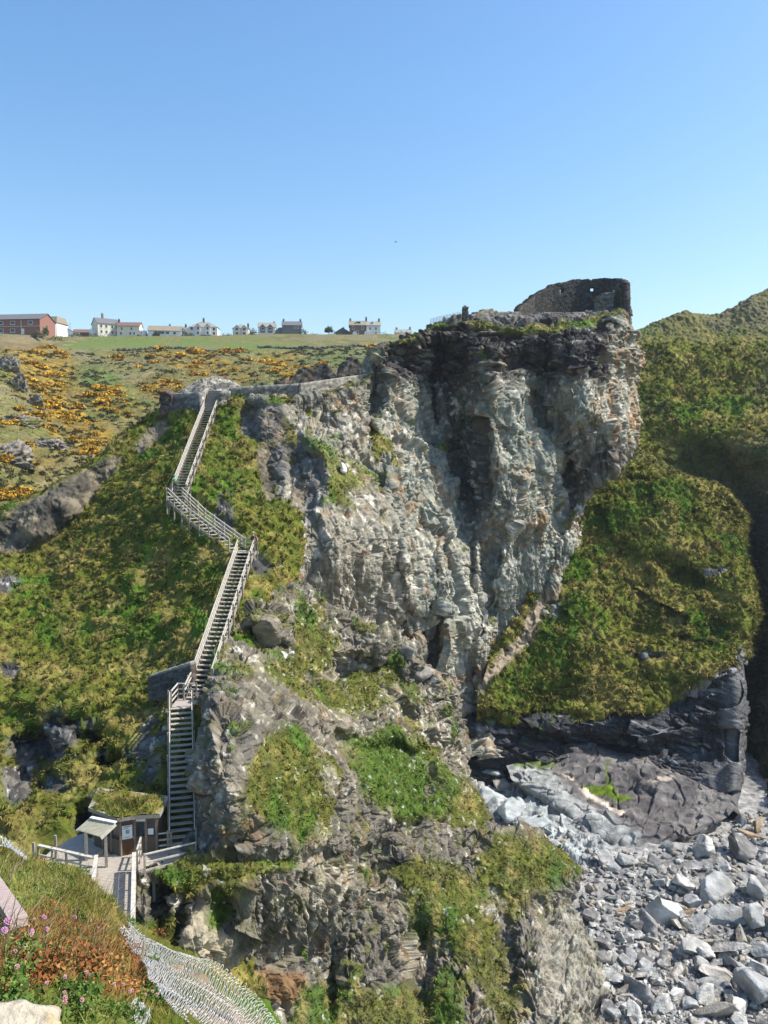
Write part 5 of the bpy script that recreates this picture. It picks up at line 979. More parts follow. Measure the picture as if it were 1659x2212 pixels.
# ---- rocks of the far left bank
for k, (x, y, d, w_, h_, lab) in enumerate(((22, 805, 128, 3.5, 4.0, 'upper broken rock outcrop among the gorse at the left edge'), (45, 845, 126, 3.6, 4.6, 'large stepped rock outcrop below the upper one among gorse'), (75, 885, 124, 2.6, 3.0, 'narrow pale rock rib trailing down the gorse bank'), (40, 915, 120, 4.2, 1.8, 'low ledge of rock under the trailing rib on the left bank'), (25, 975, 112, 4.6, 2.8, 'wide dark faced rock outcrop low on the left bank'), (90, 965, 114, 3.4, 1.8, 'flat pale rock ledge right of the dark faced outcrop'), (125, 962, 116, 1.4, 1.8, 'small upright rock knob at the right end of the pale ledge'), (45, 1000, 111, 3.0, 1.2, 'lowest rock ledge on the left bank'))):
    v, f, _ = rock_shape(500 + k, 5, 0.2, 9, (w_, w_ * .7, h_)); v = v + 0.35 * np.stack([facet(v * (.7, .7, 1.8), 1.1, 60), facet(v * (.7, .7, 1.8), 1.1, 61), 0 * v[:, 0]], -1)
    c = mix(np.tile((0.25, 0.22, 0.18), (len(v), 1)), np.array((0.12, 0.11, 0.10)), sstep(0, .5, fbm(v, 1.2, 3, 70 + k))); c = mix(c, OLIVE, sstep(.1, .5, fbm(v, 1.5, 3, 80 + k)) * .8)
    o = np_mesh('rock_outcrop', v, f, c, ROCK); i = A.index(x, y); o.location = Vector(A.P[i].tolist()) - Vector((0, 0, h_ * 0.15)); o.rotation_euler = (0.15, 0.1, k * 1.3)
    tag(o, lab, 'rock')
# white boulder on the grassy ledge, loose blocks, pale patch on the right skyline
def rock(label, p, size, seed, tint, sub=3, name='boulder', group=None, stretch=None, rz=None, cat='boulder', sink=.25, kr=(.4, .78)):
    v, f, _ = rock_shape(seed, sub, 0.08, 11, stretch, kr)
    st = v @ np.array((.25, .1, .95)); c = np.tile(tint, (len(v), 1)) * (1 + .22 * np.sin(st * 21 + 2.5 * fbm(v, .5, 3, seed)) * (.4 + .6 * fbm(v, .8, 2, 3)) + .25 * fbm(v, .3, 3, seed + 1))[:, None]
    o = np_mesh(name, v * size, f, c, ROCK); o.location = Vector(p) + Vector((0, 0, size * (.5 - sink))); o.rotation_euler = (random.uniform(-.3, .3), random.uniform(-.3, .3), random.uniform(0, 6) if rz is None else rz)
    return tag(o, label, cat, group)
def on(pt, x, y): return Vector(pt.P[pt.index(x, y)].tolist())
rock('white block of stone on the grassy ledge right of the netted rock', on(C, 742, 1015) + Vector((0, -0.6, .2)), 0.7, 11, WHITE * 1.05, stretch=(1.1, .6, 1.2))
rock('large overhanging boulder at the top of the crag beside the middle stair flight', on(D, 572, 1345) + Vector((0.2, 0.6, -1.1)), 1.75, 12, (0.22, 0.19, 0.14), 5, stretch=(1.4, 1.2, .85), rz=1.4, kr=(.3, .7))
for k, (x, y, s, lab) in enumerate(((620, 1295, .35, 'pale flat stone on the crag summit'), (610, 1420, .45, 'white stone in the grass of the upper crag'), (632, 1410, .35, 'small white stone on the bare earth of the upper crag'), (750, 1430, .4, 'tan block lying on the bare slope at the right of the crag'), (642, 1525, .4, 'white lump below the middle of the crag'), (880, 1415, 1.2, 'grey block standing on the right shoulder of the crag'), (905, 1460, 1.1, 'dark block under the right shoulder of the crag'), (1180, 1325, .8, 'pale slab sticking out of the green mound'))):
    rock(lab, on(D if k < 7 else E, x, y), s, 30 + k, WHITE if k in (0, 1, 2, 4) else (0.24, 0.22, 0.19))
v, f, _ = rock_shape(77, 4, .1, 8, (3.6, 2.0, 1.1)); o = np_mesh('pale_bank', v, f, np.tile((0.62, 0.55, 0.45), (len(v), 1)), ROCK); o.location = on(U, 1408, 742) + Vector((0, 0, .2)); tag(o, 'pale bare patch of stone on the dip right of the castle cliff', 'rock')

# ---- boulders on the beach
big = [(890, 880, 110), (985, 890, 90), (1325, 850, 125), (1530, 860, 135), (1430, 1030, 165), (1270, 1005, 110), (1150, 1130, 170), (1470, 1160, 155), (1280, 1080, 85), (1330, 1180, 100), (1600, 1060, 135), (1590, 1190, 135), (1240, 1140, 90), (1090, 1200, 100), (1430, 1290, 150), (1540, 1270, 115), (1280, 1310, 165), (1620, 1310, 120), (1500, 1370, 90), (985, 1295, 80), (1005, 1220, 65), (1090, 1420, 105), (1050, 1540, 115),
       (1000, 1470, 70), (1280, 1510, 120), (1390, 1480, 125), (1160, 1610, 90), (1270, 1590, 95), (1370, 1560, 105), (1610, 1530, 200), (915, 1630, 80), (990, 1630, 90), (1200, 1410, 80), (1330, 1390, 95), (1440, 1430, 125), (930, 1060, 60), (1150, 1460, 70), (1500, 1620, 120), (1390, 1640, 110), (1655, 1190, 120), (1650, 1400, 110), (1520, 1480, 90), (1480, 1540, 110)]
TI = [np.array(c) for c in ((0.38, 0.37, 0.335), (0.32, 0.315, 0.295), (0.24, 0.23, 0.215), (0.44, 0.425, 0.385), (0.27, 0.24, 0.195), (0.35, 0.32, 0.275), (0.165, 0.155, 0.145))]
bm_ = []
for k in range(14):
    v, f, _ = rock_shape(900 + k * 7, 4, 0.09, 10, (random.uniform(1.1, 1.8), random.uniform(.75, 1.05), random.uniform(.6, .95)), (.28, .66))
    st = v @ np.array((.3, .1, .95)); tint = TI[k % 7]
    c = np.tile(tint, (len(v), 1)) * (1 + .28 * np.sin(st * 17 + 3 * fbm(v, .6, 3, k)) * (.35 + .65 * fbm(v, .9, 2, k + 3)) + .2 * fbm(v, .3, 3, k + 1))[:, None]
    c = mix(c, WHITE, sstep(.45, .7, fbm(v * (1, 1, 3), .8, 3, k + 9)) * .5)
    me = np_mesh('boulder', v, f, c, ROCK); bm_.append(me)
used = [False] * 14
def put(k, x, y, width, label, group, lift=0.0):
    if used[k]: o = bm_[k].copy(); COL.objects.link(o)
    else: o = bm_[k]; used[k] = True
    i = S.index(x, y); p = Vector(S.P[i].tolist()); s = width / FPX * S.D[i] / 1.75
    o.location = p + Vector((0, 0, s * random.uniform(.15, .5) + lift)); o.scale = (s, s * random.uniform(.85, 1.1), s * random.uniform(.85, 1.25)); o.rotation_euler = (random.uniform(-.5, .5), random.uniform(-.5, .5), random.uniform(0, 6.28))
    return tag(o, label, 'boulder', group)
ph = lambda X, Y: (918 + .4466 * X, 1458 + .4466 * Y)
names = {2: 'large blocky boulder at the top of the beach below the slab', 3: 'large dark shadowed boulder by the gravel at the right edge', 29: 'biggest boulder on the beach, cut off by the bottom right corner'}
for i, (X, Y, w_) in enumerate(big):
    x, y = ph(X, Y + 15); put(random.choice((6, 13)) if i == 3 else random.choice((0, 1, 2, 3, 4, 5, 7, 8, 9, 10)), x, y, w_ * .4466 * 1.12, names.get(i, 'big angular grey boulder in the lower part of the beach' if Y > 980 else 'big grey boulder at the top of the beach near the slab'), 'big angular boulders on the beach')
def inbeach(x, y):
    edge = 1255 + (y - 1870) * .25 if y > 1870 else 1060 + (y - 1780) * 2.1
    front = 1840 + (x - 1340) * -0.0 if x < 1480 else 1840 - (x - 1480) * .75
    return x > edge - 25 and y > max(front, 1755) - 5
cnt = 0; rr_ = np.random.default_rng(5)
while cnt < 235:
    x, y = rr_.uniform(1180, 1700), 1760 + 460 * rr_.random() ** 0.8
    if not inbeach(x, y): continue
    cnt += 1; w_ = rr_.uniform(11, 34) * (1.0 + .25 * (y > 1950)); put(int(rr_.integers(0, 14)), x, y, w_, 'smaller grey stone lying among the big boulders of the beach', 'stones on the beach')
for k, (X, Y, w_) in enumerate(((1610, 735, 70), (1575, 775, 60), (960, 1130, 40), (1250, 1150, 60))):
    x, y = ph(X, Y); o = put(4, x, y, w_ * .4466 * 1.2, ('orange brown boulder at the right edge above the gravel', 'tan boulder just below the orange brown one', 'small tan stone near the foot of the crag', 'tan block between the two largest mid beach boulders')[k], None); me = o.data.copy(); o.data = me
    a = me.color_attributes['tint']; n_ = len(me.vertices); b = np.empty(n_ * 4, np.float32); a.data.foreach_get('color', b); b = b.reshape(-1, 4); b[:, :3] *= np.array((1.25, 1.0, .74)); a.data.foreach_set('color', b.ravel())
# pale bedrock lumps at the left end of the beach
for k, (x, y, w_, lab) in enumerate(((1040, 1665, 70, 'pale rounded bedrock hump at the left end of the beach'), (1062, 1725, 60, 'white cracked slab of bedrock against the crag'), (1100, 1760, 64, 'smooth pale green bedrock hump in the gully'), (1150, 1790, 60, 'smooth pale bedrock hump below the slab'), (1180, 1830, 54, 'rounded pale boulder at the mouth of the gully'), (1045, 1625, 60, 'brownish bedrock hump under the dark rock band'), (1085, 1690, 40, 'tan topped block resting on the pale bedrock'), (1215, 1845, 40, 'dull grey boulder between the gully and the cobbles'), (1255, 1850, 46, 'grey boulder at the front foot of the slab'))):
    i = S.index(x, y); s = w_ / FPX * S.D[i] / 2; rock(lab, S.P[i].tolist(), s * 1.25, 1200 + k, (0.38, 0.40, 0.385) if k not in (5, 6) else (0.30, 0.27, 0.23), 4, stretch=(1.35, 1.1, .6), sink=.45)
# cobbles too many to count, as one mass
Vc = []; Fc = []; Cc = []; off = 0
shapes = [rock_shape(2000 + k, 2, 0.05, 9, None, (.3, .7)) for k in range(12)]
for _ in range(7500):
    x, y = rr_.uniform(1020, 1720), 1640 + 600 * rr_.random() ** .7
    if not inbeach(x, y) and not (x < 1300 and 1780 < y < 1900): continue
    if abs((y - 1850) - (x - 1500) * .15) < 16 and x > 1470 and rr_.random() < .6: continue
    i = S.index(x, y); v, f, _ = shapes[int(rr_.integers(12))]; a = rr_.uniform(0, 6.28); s = 2.0 + 17 * rr_.random() ** 2.2; s = s / FPX * S.D[i] * .62
    Rm = np.array([[math.cos(a), -math.sin(a), 0], [math.sin(a), math.cos(a), 0], [0, 0, 1]])
    Vc.append(v @ Rm.T * s + S.P[i] + (0, 0, s * .3)); Fc.append(f + off); off += len(v); t = TI[int(rr_.integers(7))] if rr_.random() < .9 else np.array((.34, .29, .22)); Cc.append(np.tile(t * rr_.uniform(.85, 1.25), (len(v), 1)))
tag(np_mesh('cobbles', np.concatenate(Vc), np.concatenate(Fc), np.concatenate(Cc), ROCK), kind='stuff')
# pale flakes of stone lying on the crag
Vc = []; Fc = []; Cc = []; off = 0
for _ in range(260):
    x, y = rr_.uniform(440, 1120), rr_.uniform(1260, 2000); i = D.index(x, y)
    if math.hypot(D.X[i] - x, D.Y[i] - y) > 3: continue
    if fbm(D.P[i:i + 1], 5, 3, 83)[0] < -0.05: continue
    v, f, _ = shapes[int(rr_.integers(12))]; s = rr_.uniform(.04, .14); Vc.append(v * s + D.P[i] + D.N[i] * .08); Fc.append(f + off); off += len(v); Cc.append(np.tile(WHITE * rr_.uniform(.45, .95), (len(v), 1)))
tag(np_mesh('stone_flakes', np.concatenate(Vc), np.concatenate(Fc), np.concatenate(Cc), ROCK), kind='stuff')

# ---- ticket hut, deck and bridge
def dk_(x, y, z=0.0): return onz(x, y, ZD + z)
def slab(pts, t, z0=0.0): return MB().prism([Vector((p.x, p.y, ZD + z0 - t)) for p in pts], (0, 0, 0), (0, 0, t))
droot = tag(empty('timber_deck', dk_(240, 1880)), 'pale timber deck in front of the hut', 'deck')
def boards(poly_pts, gap=0.15, ang=0.0):
    """deck boards clipped to a convex outline"""
    mb = MB(); ca, sa = math.cos(ang), math.sin(ang); loc = [(p.x * ca + p.y * sa, -p.x * sa + p.y * ca) for p in poly_pts]; lo, hi = min(q[1] for q in loc), max(q[1] for q in loc)
    y = lo
    while y < hi - 0.02:
        y1 = min(y + gap - 0.012, hi); cl = loc
        for (lim, sg) in ((y, 1), (y1, -1)):
            out = []
            for a, b in zip(cl, cl[1:] + cl[:1]):
                ia, ib = (a[1] - lim) * sg >= 0, (b[1] - lim) * sg >= 0
                if ia: out.append(a)
                if ia != ib: t = (lim - a[1]) / (b[1] - a[1]); out.append((a[0] + (b[0] - a[0]) * t, lim))
            cl = out
            if not cl: break
        if len(cl) > 2: mb.prism([Vector((a * ca - b * sa, a * sa + b * ca, ZD - 0.05)) for a, b in cl], (0, 0, 0), (0, 0, 0.05 + random.uniform(0, .004)))
        y += gap
    return mb
left_poly = [dk_(83, 1862), dk_(208, 1893), dk_(238, 1846), dk_(180, 1800), dk_(150, 1812), dk_(110, 1838)]
part(boards(left_poly, 0.14, R(-14)), 'boarding', DECK, droot)
mid_poly = [dk_(208, 1893), dk_(292, 1882), dk_(300, 1850), dk_(288, 1838), dk_(238, 1846)]
part(boards(mid_poly, 0.14, R(8)), 'boarding', DECK, droot)
part(boards([dk_(300, 1886), dk_(428, 1858), dk_(424, 1828), dk_(345, 1832), dk_(290, 1838)], 0.14, R(8)), 'boarding', DECK, droot)
for (x, y) in ((90, 1862), (130, 1872), (170, 1882), (206, 1891), (292, 1882), (330, 1878), (380, 1868), (424, 1858)):
    p = dk_(x, y); part(MB().bar(p + Vector((0, .15, -2)), p + Vector((0, .15, -.06)), .16, .16, Vector((1, 0, 0))), 'leg', TIMBER, droot)
for a, b in ((dk_(83, 1862), dk_(208, 1893)), (dk_(300, 1886), dk_(428, 1858))): part(MB().bar(a + Vector((0, .05, -.2)), b + Vector((0, .05, -.2)), .08, .3), 'fascia', TIMBER, droot)
# bridge towards the viewer
broot = tag(empty('footbridge', dk_(250, 1890)), 'timber footbridge of pale boards running from the deck towards the viewer', 'footbridge')
bl0, br0 = dk_(209, 1890), dk_(291, 1884); bdir = Vector((0.30, -1, 0)).normalized(); BL = 15.5; bl1, br1 = bl0 + bdir * BL, br0 + bdir * BL
mb = MB(); nb = int(BL / 0.16); bs_ = Vector((-bdir.y, bdir.x, 0))
for k in range(nb):
    a = lerp(bl0, bl1, (k + .5) / nb); b = lerp(br0, br1, (k + .5) / nb); mb.bar(a + Vector((0, 0, -.03)), b + Vector((0, 0, -.03 + random.uniform(0, .006))), 0.135, 0.05)
part(mb, 'boarding', DECK, broot)
for a, b in ((bl0, bl1), (br0, br1), (lerp(bl0, br0, .5), lerp(bl1, br1, .5))): part(MB().bar(Vector(a) + Vector((0, 0, -.22)), Vector(b) + Vector((0, 0, -.22)), .15, .32), 'beam', TIMBER, broot)
for sd, (a, b) in ((-1, (bl0, bl1)), (1, (br0, br1))):
    n_ = 9
    for k in range(n_):
        p = lerp(a, b, k / (n_ - 1)); part(MB().bar(p + Vector((0, 0, -.4)), p + Vector((0, 0, 1.12)), .1, .1, bdir), 'post', TIMBER, broot)
    part(MB().bar(Vector(a) + Vector((0, 0, 1.16)), Vector(b) + Vector((0, 0, 1.16)), .22, .06), 'handrail', RAIL, broot)
    part(MB().bar(Vector(a) + Vector((0, 0, .78)), Vector(b) + Vector((0, 0, .78)), .04, .36), 'rail', TIMBER, broot); part(MB().bar(Vector(a) + Vector((0, 0, .28)), Vector(b) + Vector((0, 0, .28)), .04, .2), 'rail', TIMBER, broot)
railing('long railing with a flat top along the front of the left deck', [dk_(84, 1864), dk_(206, 1893)], hs=(1.08, .5), post_gap=1.0, top_w=.2, below=1.2)
railing('railing of two bars in front of the foot of the stairs', [dk_(313, 1886), dk_(423, 1859)], hs=(1.1, .6, .15), post_gap=2.0, below=.6)
railing('short gate railing at the head of the footbridge', [dk_(297, 1880), dk_(305, 1852)], hs=(1.2, .8, .4), post_gap=.9, below=.3)
railing('small railing between the hut and the lowest stair flight', [dk_(340, 1838), dk_(370, 1834)], hs=(1.05, .65, .3), post_gap=1.7, below=.6)
rr = tag(empty('rope_fence', dk_(60, 1846)), 'dark rope strung past a single post at the left end of the deck', 'fence')
p0, p1, p2 = dk_(54, 1862), dk_(84, 1850), dk_(120, 1850)
for p in (dk_(121, 1852), dk_(74, 1868)): part(MB().bar(p + Vector((0, 0, -.8)), p + Vector((0, 0, 1.35)), .13, .13, Vector((1, 0, 0))), 'post', TIMBER, rr)
part(MB().tube([dk_(30, 1876, .9), dk_(74, 1868, 1.1), dk_(100, 1860, .95), dk_(121, 1852, 1.25)], .03, 5), 'rope', pmat('dark_rope', (.06, .06, .06)), rr)
# the hut: a polygon of boarded walls under a turf roof
hroot = tag(empty('ticket_hut', dk_(280, 1820)), 'dark timber hut with a turf roof, a brown door and a notice', 'hut')
HUTPOST = pmat('hut_post_timber', (0.24, 0.20, 0.155), (0.16, 0.13, 0.10), 3.0, .85, .2)
hp = [dk_(205, 1826), dk_(262, 1849), dk_(293, 1843), dk_(340, 1840), dk_(352, 1812), dk_(215, 1795)]
HW = 2.25
def facewall(a, b, z0, z1, th=.1, mat=HUTWOOD, name='wall', off=0.0):
    a, b = Vector(a), Vector(b); t = (b - a).normalized(); n = Vector((t.y, -t.x, 0)); 
    return part(MB().bar(a + n * off + Vector((0, 0, (z0 + z1) / 2)), b + n * off + Vector((0, 0, (z0 + z1) / 2)), th, z1 - z0), name, mat, hroot)
facewall(hp[0], hp[1], 0, .95); facewall(hp[0], hp[1], 1.95, HW); facewall(hp[1], hp[2], 1.98, HW); facewall(hp[2], hp[3], 0, 1.0); facewall(hp[2], hp[3], 1.9, HW); facewall(hp[3], hp[4], 0, HW); facewall(hp[4], hp[5], 0, HW); facewall(hp[5], hp[0], 0, HW)
for a, b, ts in ((hp[0], hp[1], (0, .33, .66, 1)), (hp[2], hp[3], (0, .5, .98))):
    for t in ts: p = lerp(a, b, t); part(MB().bar(p, p + Vector((0, 0, HW)), .13, .13, (Vector(b) - Vector(a)).normalized()), 'post', HUTPOST, hroot)
w1 = facewall(hp[0], hp[1], .95, 1.95, .04, GLASS, 'window', -.02); w2 = facewall(hp[2], hp[3], 1.0, 1.9, .04, GLASS, 'window', -.02)
dr = facewall(lerp(hp[1], hp[2], .06), lerp(hp[1], hp[2], .94), 0, 1.98, .07, DOORWOOD, 'door')
a, b = lerp(hp[1], hp[2], .1), lerp(hp[1], hp[2], .8); t_ = (b - a).normalized(); n_ = Vector((t_.y, -t_.x, 0))
nz = part(MB().bar(a + n_ * .06 + Vector((0, 0, 1.42)), b + n_ * .06 + Vector((0, 0, 1.42)), .03, .82), 'notice', PAPER, dr)
mb = MB()
for (u0_, u1_, z, h) in ((.2, .8, 1.76, .05), (.12, .6, 1.66, .03), (.2, .75, 1.12, .03), (.35, .7, 1.45, .22)): mb.bar(lerp(a, b, u0_) + n_ * .085 + Vector((0, 0, z)), lerp(a, b, u1_) + n_ * .085 + Vector((0, 0, z)), .012, h)
part(mb, 'print', INK, nz)
p = lerp(hp[1], hp[2], .88) + n_ * .07; part(MB().bar(p + Vector((0, 0, .95)), p + Vector((0, 0, 1.1)), .05, .05, t_), 'handle', STEEL, dr)
p = lerp(hp[2], hp[3], .3); nn = Vector((0.05, -1, 0)); part(MB().box(p + nn * .1 + Vector((0, 0, 2.1)), .55, .1, .16), 'lamp', PAINT, hroot)
p = lerp(hp[2], hp[3], .72); part(MB().box(p + nn * .04 + Vector((0, 0, 1.3)), .32, .03, .36), 'notice', PAPER, hroot)
# turf roof
rp = [dk_(199, 1822, HW), dk_(258, 1845 + 6, HW), dk_(300, 1846, HW), dk_(346, 1842, HW), dk_(360, 1800, HW), dk_(210, 1782, HW)]
rp = [Vector((q.x, q.y, ZD + HW)) for q in [hp[0] + Vector((-.25, -.2, 0)), hp[1] + Vector((-.05, -.35, 0)), hp[2] + Vector((.1, -.35, 0)), hp[3] + Vector((.3, -.3, 0)), hp[4] + Vector((.3, .6, 0)), hp[5] + Vector((-.3, .8, 0))]]
part(MB().prism(rp, (0, 0, 0), (0, 0, .22)), 'roof', TIMBER, hroot)
cen = sum(rp, Vector()) / 6; nu_, rings = 60, 10; V = []; 
per = [lerp(rp[int(k * 6 / nu_)], rp[(int(k * 6 / nu_) + 1) % 6], (k * 6 / nu_) % 1) for k in range(nu_)]
for j in range(rings + 1):
    for k in range(nu_):
        q = lerp(per[k], cen, j / rings * .98); V.append((q.x, q.y, ZD + HW + .2 + .2 * (1 - (1 - min(1, j / 5)) ** 2)))
V = np.array(V); V[:, 2] += .14 * fbm(V, .5, 3, 5) + .1 * fbm(V, 1.5, 2, 6); F = np.array([(j * nu_ + k, j * nu_ + (k + 1) % nu_, (j + 1) * nu_ + (k + 1) % nu_, (j + 1) * nu_ + k) for j in range(rings) for k in range(nu_)])
tf = np_mesh('turf', V, F, grass_colour(V, .25, .6, 7, 2), TURF); tf.parent = hroot; tf.matrix_parent_inverse = parent_inv(hroot)
V3 = []; rg = np.random.default_rng(9)
for _ in range(1500):
    j, k = rg.integers(1, rings), rg.integers(nu_); p = V[j * nu_ + k] + rg.normal(0, .12, 3) * (1, 1, 0); d_ = rg.normal(0, .12, 3) + (0, 0, rg.uniform(.08, .2)); s_ = rg.normal(0, .025, 3)
    V3 += [p - s_, p + s_, p + d_]
V3 = np.array(V3); gb = np_mesh('grass', V3, np.arange(len(V3)).reshape(-1, 3), grass_colour(V3, .25, .7, 8, 1.5), BLADE); gb.parent = hroot; gb.matrix_parent_inverse = parent_inv(hroot); gb['kind'] = 'stuff'
# canopy in front of the hut
cf0, cf1 = dk_(187, 1858), dk_(230, 1873); cb0, cb1 = cf0 + Vector((1.15, 1.15, 0)), cf1 + Vector((.75, 1.0, 0))
CAN = pmat('canopy_boards', (0.46, 0.42, 0.30), (0.33, 0.30, 0.21), 2.0, .85, .2, (1, 6, 1))
FE, BE = 2.1, 2.6
for p in (cf0, cf1): part(MB().bar(p, p + Vector((0, 0, FE)), .16, .16, Vector((1, .3, 0)).normalized()), 'canopy_post', TIMBER, hroot)
fr = [onz(x, y, ZD + z) for x, y, z in ((166, 1794, FE), (218, 1809, FE), (250, 1779, BE), (196, 1768, BE))]
mb = MB()
for k in range(12):
    a, b = lerp(fr[0], fr[1], k / 12), lerp(fr[0], fr[1], (k + .94) / 12); c, d_ = lerp(fr[3], fr[2], (k + .94) / 12), lerp(fr[3], fr[2], k / 12); mb.prism([a, b, c, d_], (0, 0, 0), (0, 0, .04 + .008 * (k % 2)))
cr = part(mb, 'canopy_roof', CAN, hroot)
part(MB().bar(fr[3] + Vector((0, 0, .07)), fr[2] + Vector((0, 0, .07)), .22, .06), 'flashing', PAINT, cr)
for a, b in ((fr[0], fr[3]), (fr[1], fr[2])): part(MB().bar(Vector(a) + Vector((0, 0, -.05)), Vector(b) + Vector((0, 0, -.05)), .05, .2), 'bargeboard', RAIL, cr)
tag(MB().bar(dk_(210, 1840, .1), dk_(222, 1842, .1), .3, .12).bar(dk_(213, 1840, 0), dk_(213, 1840, .1), .1, .1, Vector((1, 0, 0))).bar(dk_(219, 1841, 0), dk_(219, 1841, .1), .1, .1, Vector((1, 0, 0))).build('low_bench', TIMBER), 'low plank bench in the shade of the canopy', 'bench')

# ---- people on the stairs
def person(label, loc, rz, top, legs, hair, hat=None, pack=None, lean=0.0):
    root = tag(empty('person', loc, rz), label, 'person')
    J = [((0, 0, .95), .125), ((0, -lean * .15, 1.15), .135), ((0, -lean * .35, 1.36), .15), ((0, -lean * .45, 1.48), .065), ((0, -lean * .5, 1.56), .085), ((0, -lean * .52, 1.66), .095), ((0, -lean * .52, 1.73), .06),
         ((-.1, 0, .88), .10), ((-.11, -.05, .48), .07), ((-.11, .02, .09), .05), ((-.11, -.14, .04), .045), ((.1, 0, .88), .10), ((.11, .05, .48), .07), ((.11, .10, .09), .05), ((.11, -.06, .04), .045),
         ((-.19, -lean * .38, 1.40), .065), ((-.26, -.12 - lean * .3, 1.16), .048), ((-.18, -.38 - lean * .2, 1.10), .038), ((-.16, -.47 - lean * .2, 1.09), .04), ((.19, -lean * .38, 1.40), .065), ((.26, -.12 - lean * .3, 1.16), .048), ((.18, -.38 - lean * .2, 1.10), .038), ((.16, -.47 - lean * .2, 1.09), .04)]
    E_ = [(0, 1), (1, 2), (2, 3), (3, 4), (4, 5), (5, 6), (0, 7), (7, 8), (8, 9), (9, 10), (0, 11), (11, 12), (12, 13), (13, 14), (2, 15), (15, 16), (16, 17), (17, 18), (2, 19), (19, 20), (20, 21), (21, 22)]
    def skin(name, idx, grow, mat):
        me = bpy.data.meshes.new(name); m = {i: k for k, i in enumerate(idx)}; me.from_pydata([J[i][0] for i in idx], [(m[a], m[b]) for a, b in E_ if a in m and b in m], []); o = bpy.data.objects.new(name, me); COL.objects.link(o); o.parent = root
        sk_ = o.modifiers.new('skin', 'SKIN'); sk_.use_smooth_shade = True
        for i in idx: r_ = J[i][1] + grow; me.skin_vertices[0].data[m[i]].radius = (r_, r_)
        me.skin_vertices[0].data[0].use_root = True
        o.modifiers.new('sub', 'SUBSURF').levels = 1; o.modifiers[-1].render_levels = 2; me.materials.append(mat); return o
    skin('body', list(range(23)), 0, pmat('skin', (.50, .30, .21), (.46, .27, .19), 6, .6))
    skin('jacket', [0, 1, 2, 15, 16, 17, 19, 20, 21], .02, top); skin('trousers', [0, 7, 8, 9, 11, 12, 13], .016, legs); 
    hc_ = Vector((0, -lean * .52 + .015, 1.70))
    v, f = ico(3); v = v * (.105, .115, .09) ; v = v[:, :]; keep = v[:, 2] > -.03
    ff = f[keep[f].all(1)]; h = np_mesh('hair', v + np.array(hc_[:]), ff, None, hair, True); h.parent = root
    if hat: 
        mb = MB(); mb.tube([hc_ + Vector((0, 0, .03)), hc_ + Vector((0, 0, .10)), hc_ + Vector((0, 0, .125))], [.122, .11, .06], 14); mb.box(hc_ + Vector((0, -.13, .04)), .16, .13, .015); part_local(mb, 'cap', hat, root)
    if pack: mb = MB(); mb.tube([(0, .2 - lean * .2, 1.02), (0, .24 - lean * .3, 1.2), (0, .2 - lean * .38, 1.42)], [.15, .18, .13], 10); part_local(mb, 'rucksack', pack, root)
    return root
def part_local(mb, name, mat, root):
    o = mb.build(name, mat, None, True); o.parent = root; return o
cloth = lambda n, c: pmat(n, c, tuple(x * .75 for x in c), 12, .85)
pl = lerp(u0, u1, .015) + Vector((-.38, 0, .25))
person('person in a bright turquoise jacket with an olive rucksack, at the left bend', pl + Vector((0, -.2, -.1)), R(200), cloth('turquoise_cloth', (.03, .48, .42)), cloth('dark_trousers', (.04, .05, .08)), pmat('hair', (.02, .42, .38)), cloth('turquoise_hood', (.03, .48, .42)), cloth('olive_pack', (.20, .21, .07)), .5)
person('person in dark clothes and a pale cap standing at the upper landing railing', l_c + Vector((.75, -.1, 0)), R(-60), cloth('black_cloth', (.02, .02, .025)), cloth('black_trousers', (.025, .025, .03)), pmat('grey_hair', (.25, .23, .2)), cloth('pale_cap', (.55, .52, .48)), cloth('red_pack', (.25, .09, .09)), .15)
# a gull in the sky
gl = MB(); gp = Q(855, 523, 160)
gl.tube([gp + Vector((-.25, 0, 0)), gp + Vector((-.1, 0, .03)), gp + Vector((.1, 0, .02)), gp + Vector((.3, 0, 0))], [.02, .07, .06, .015], 7)
for s in (-1, 1): gl.add([gp + Vector((-.08, 0, .03)), gp + Vector((.1, 0, .03)), gp + Vector((.08, s * .3, .16)), gp + Vector((-.12, s * .62, .1)), gp + Vector((-.05, s * .3, .18)), gp + Vector((0, 0, .05))], [(0, 1, 2, 4), (4, 2, 3), (5, 1, 2), (5, 2, 4), (5, 4, 0)])
tag(gl.build('gull', pmat('gull_feather', (.16, .16, .17), (.1, .1, .1))), 'small dark gull gliding alone in the blue sky', 'bird')
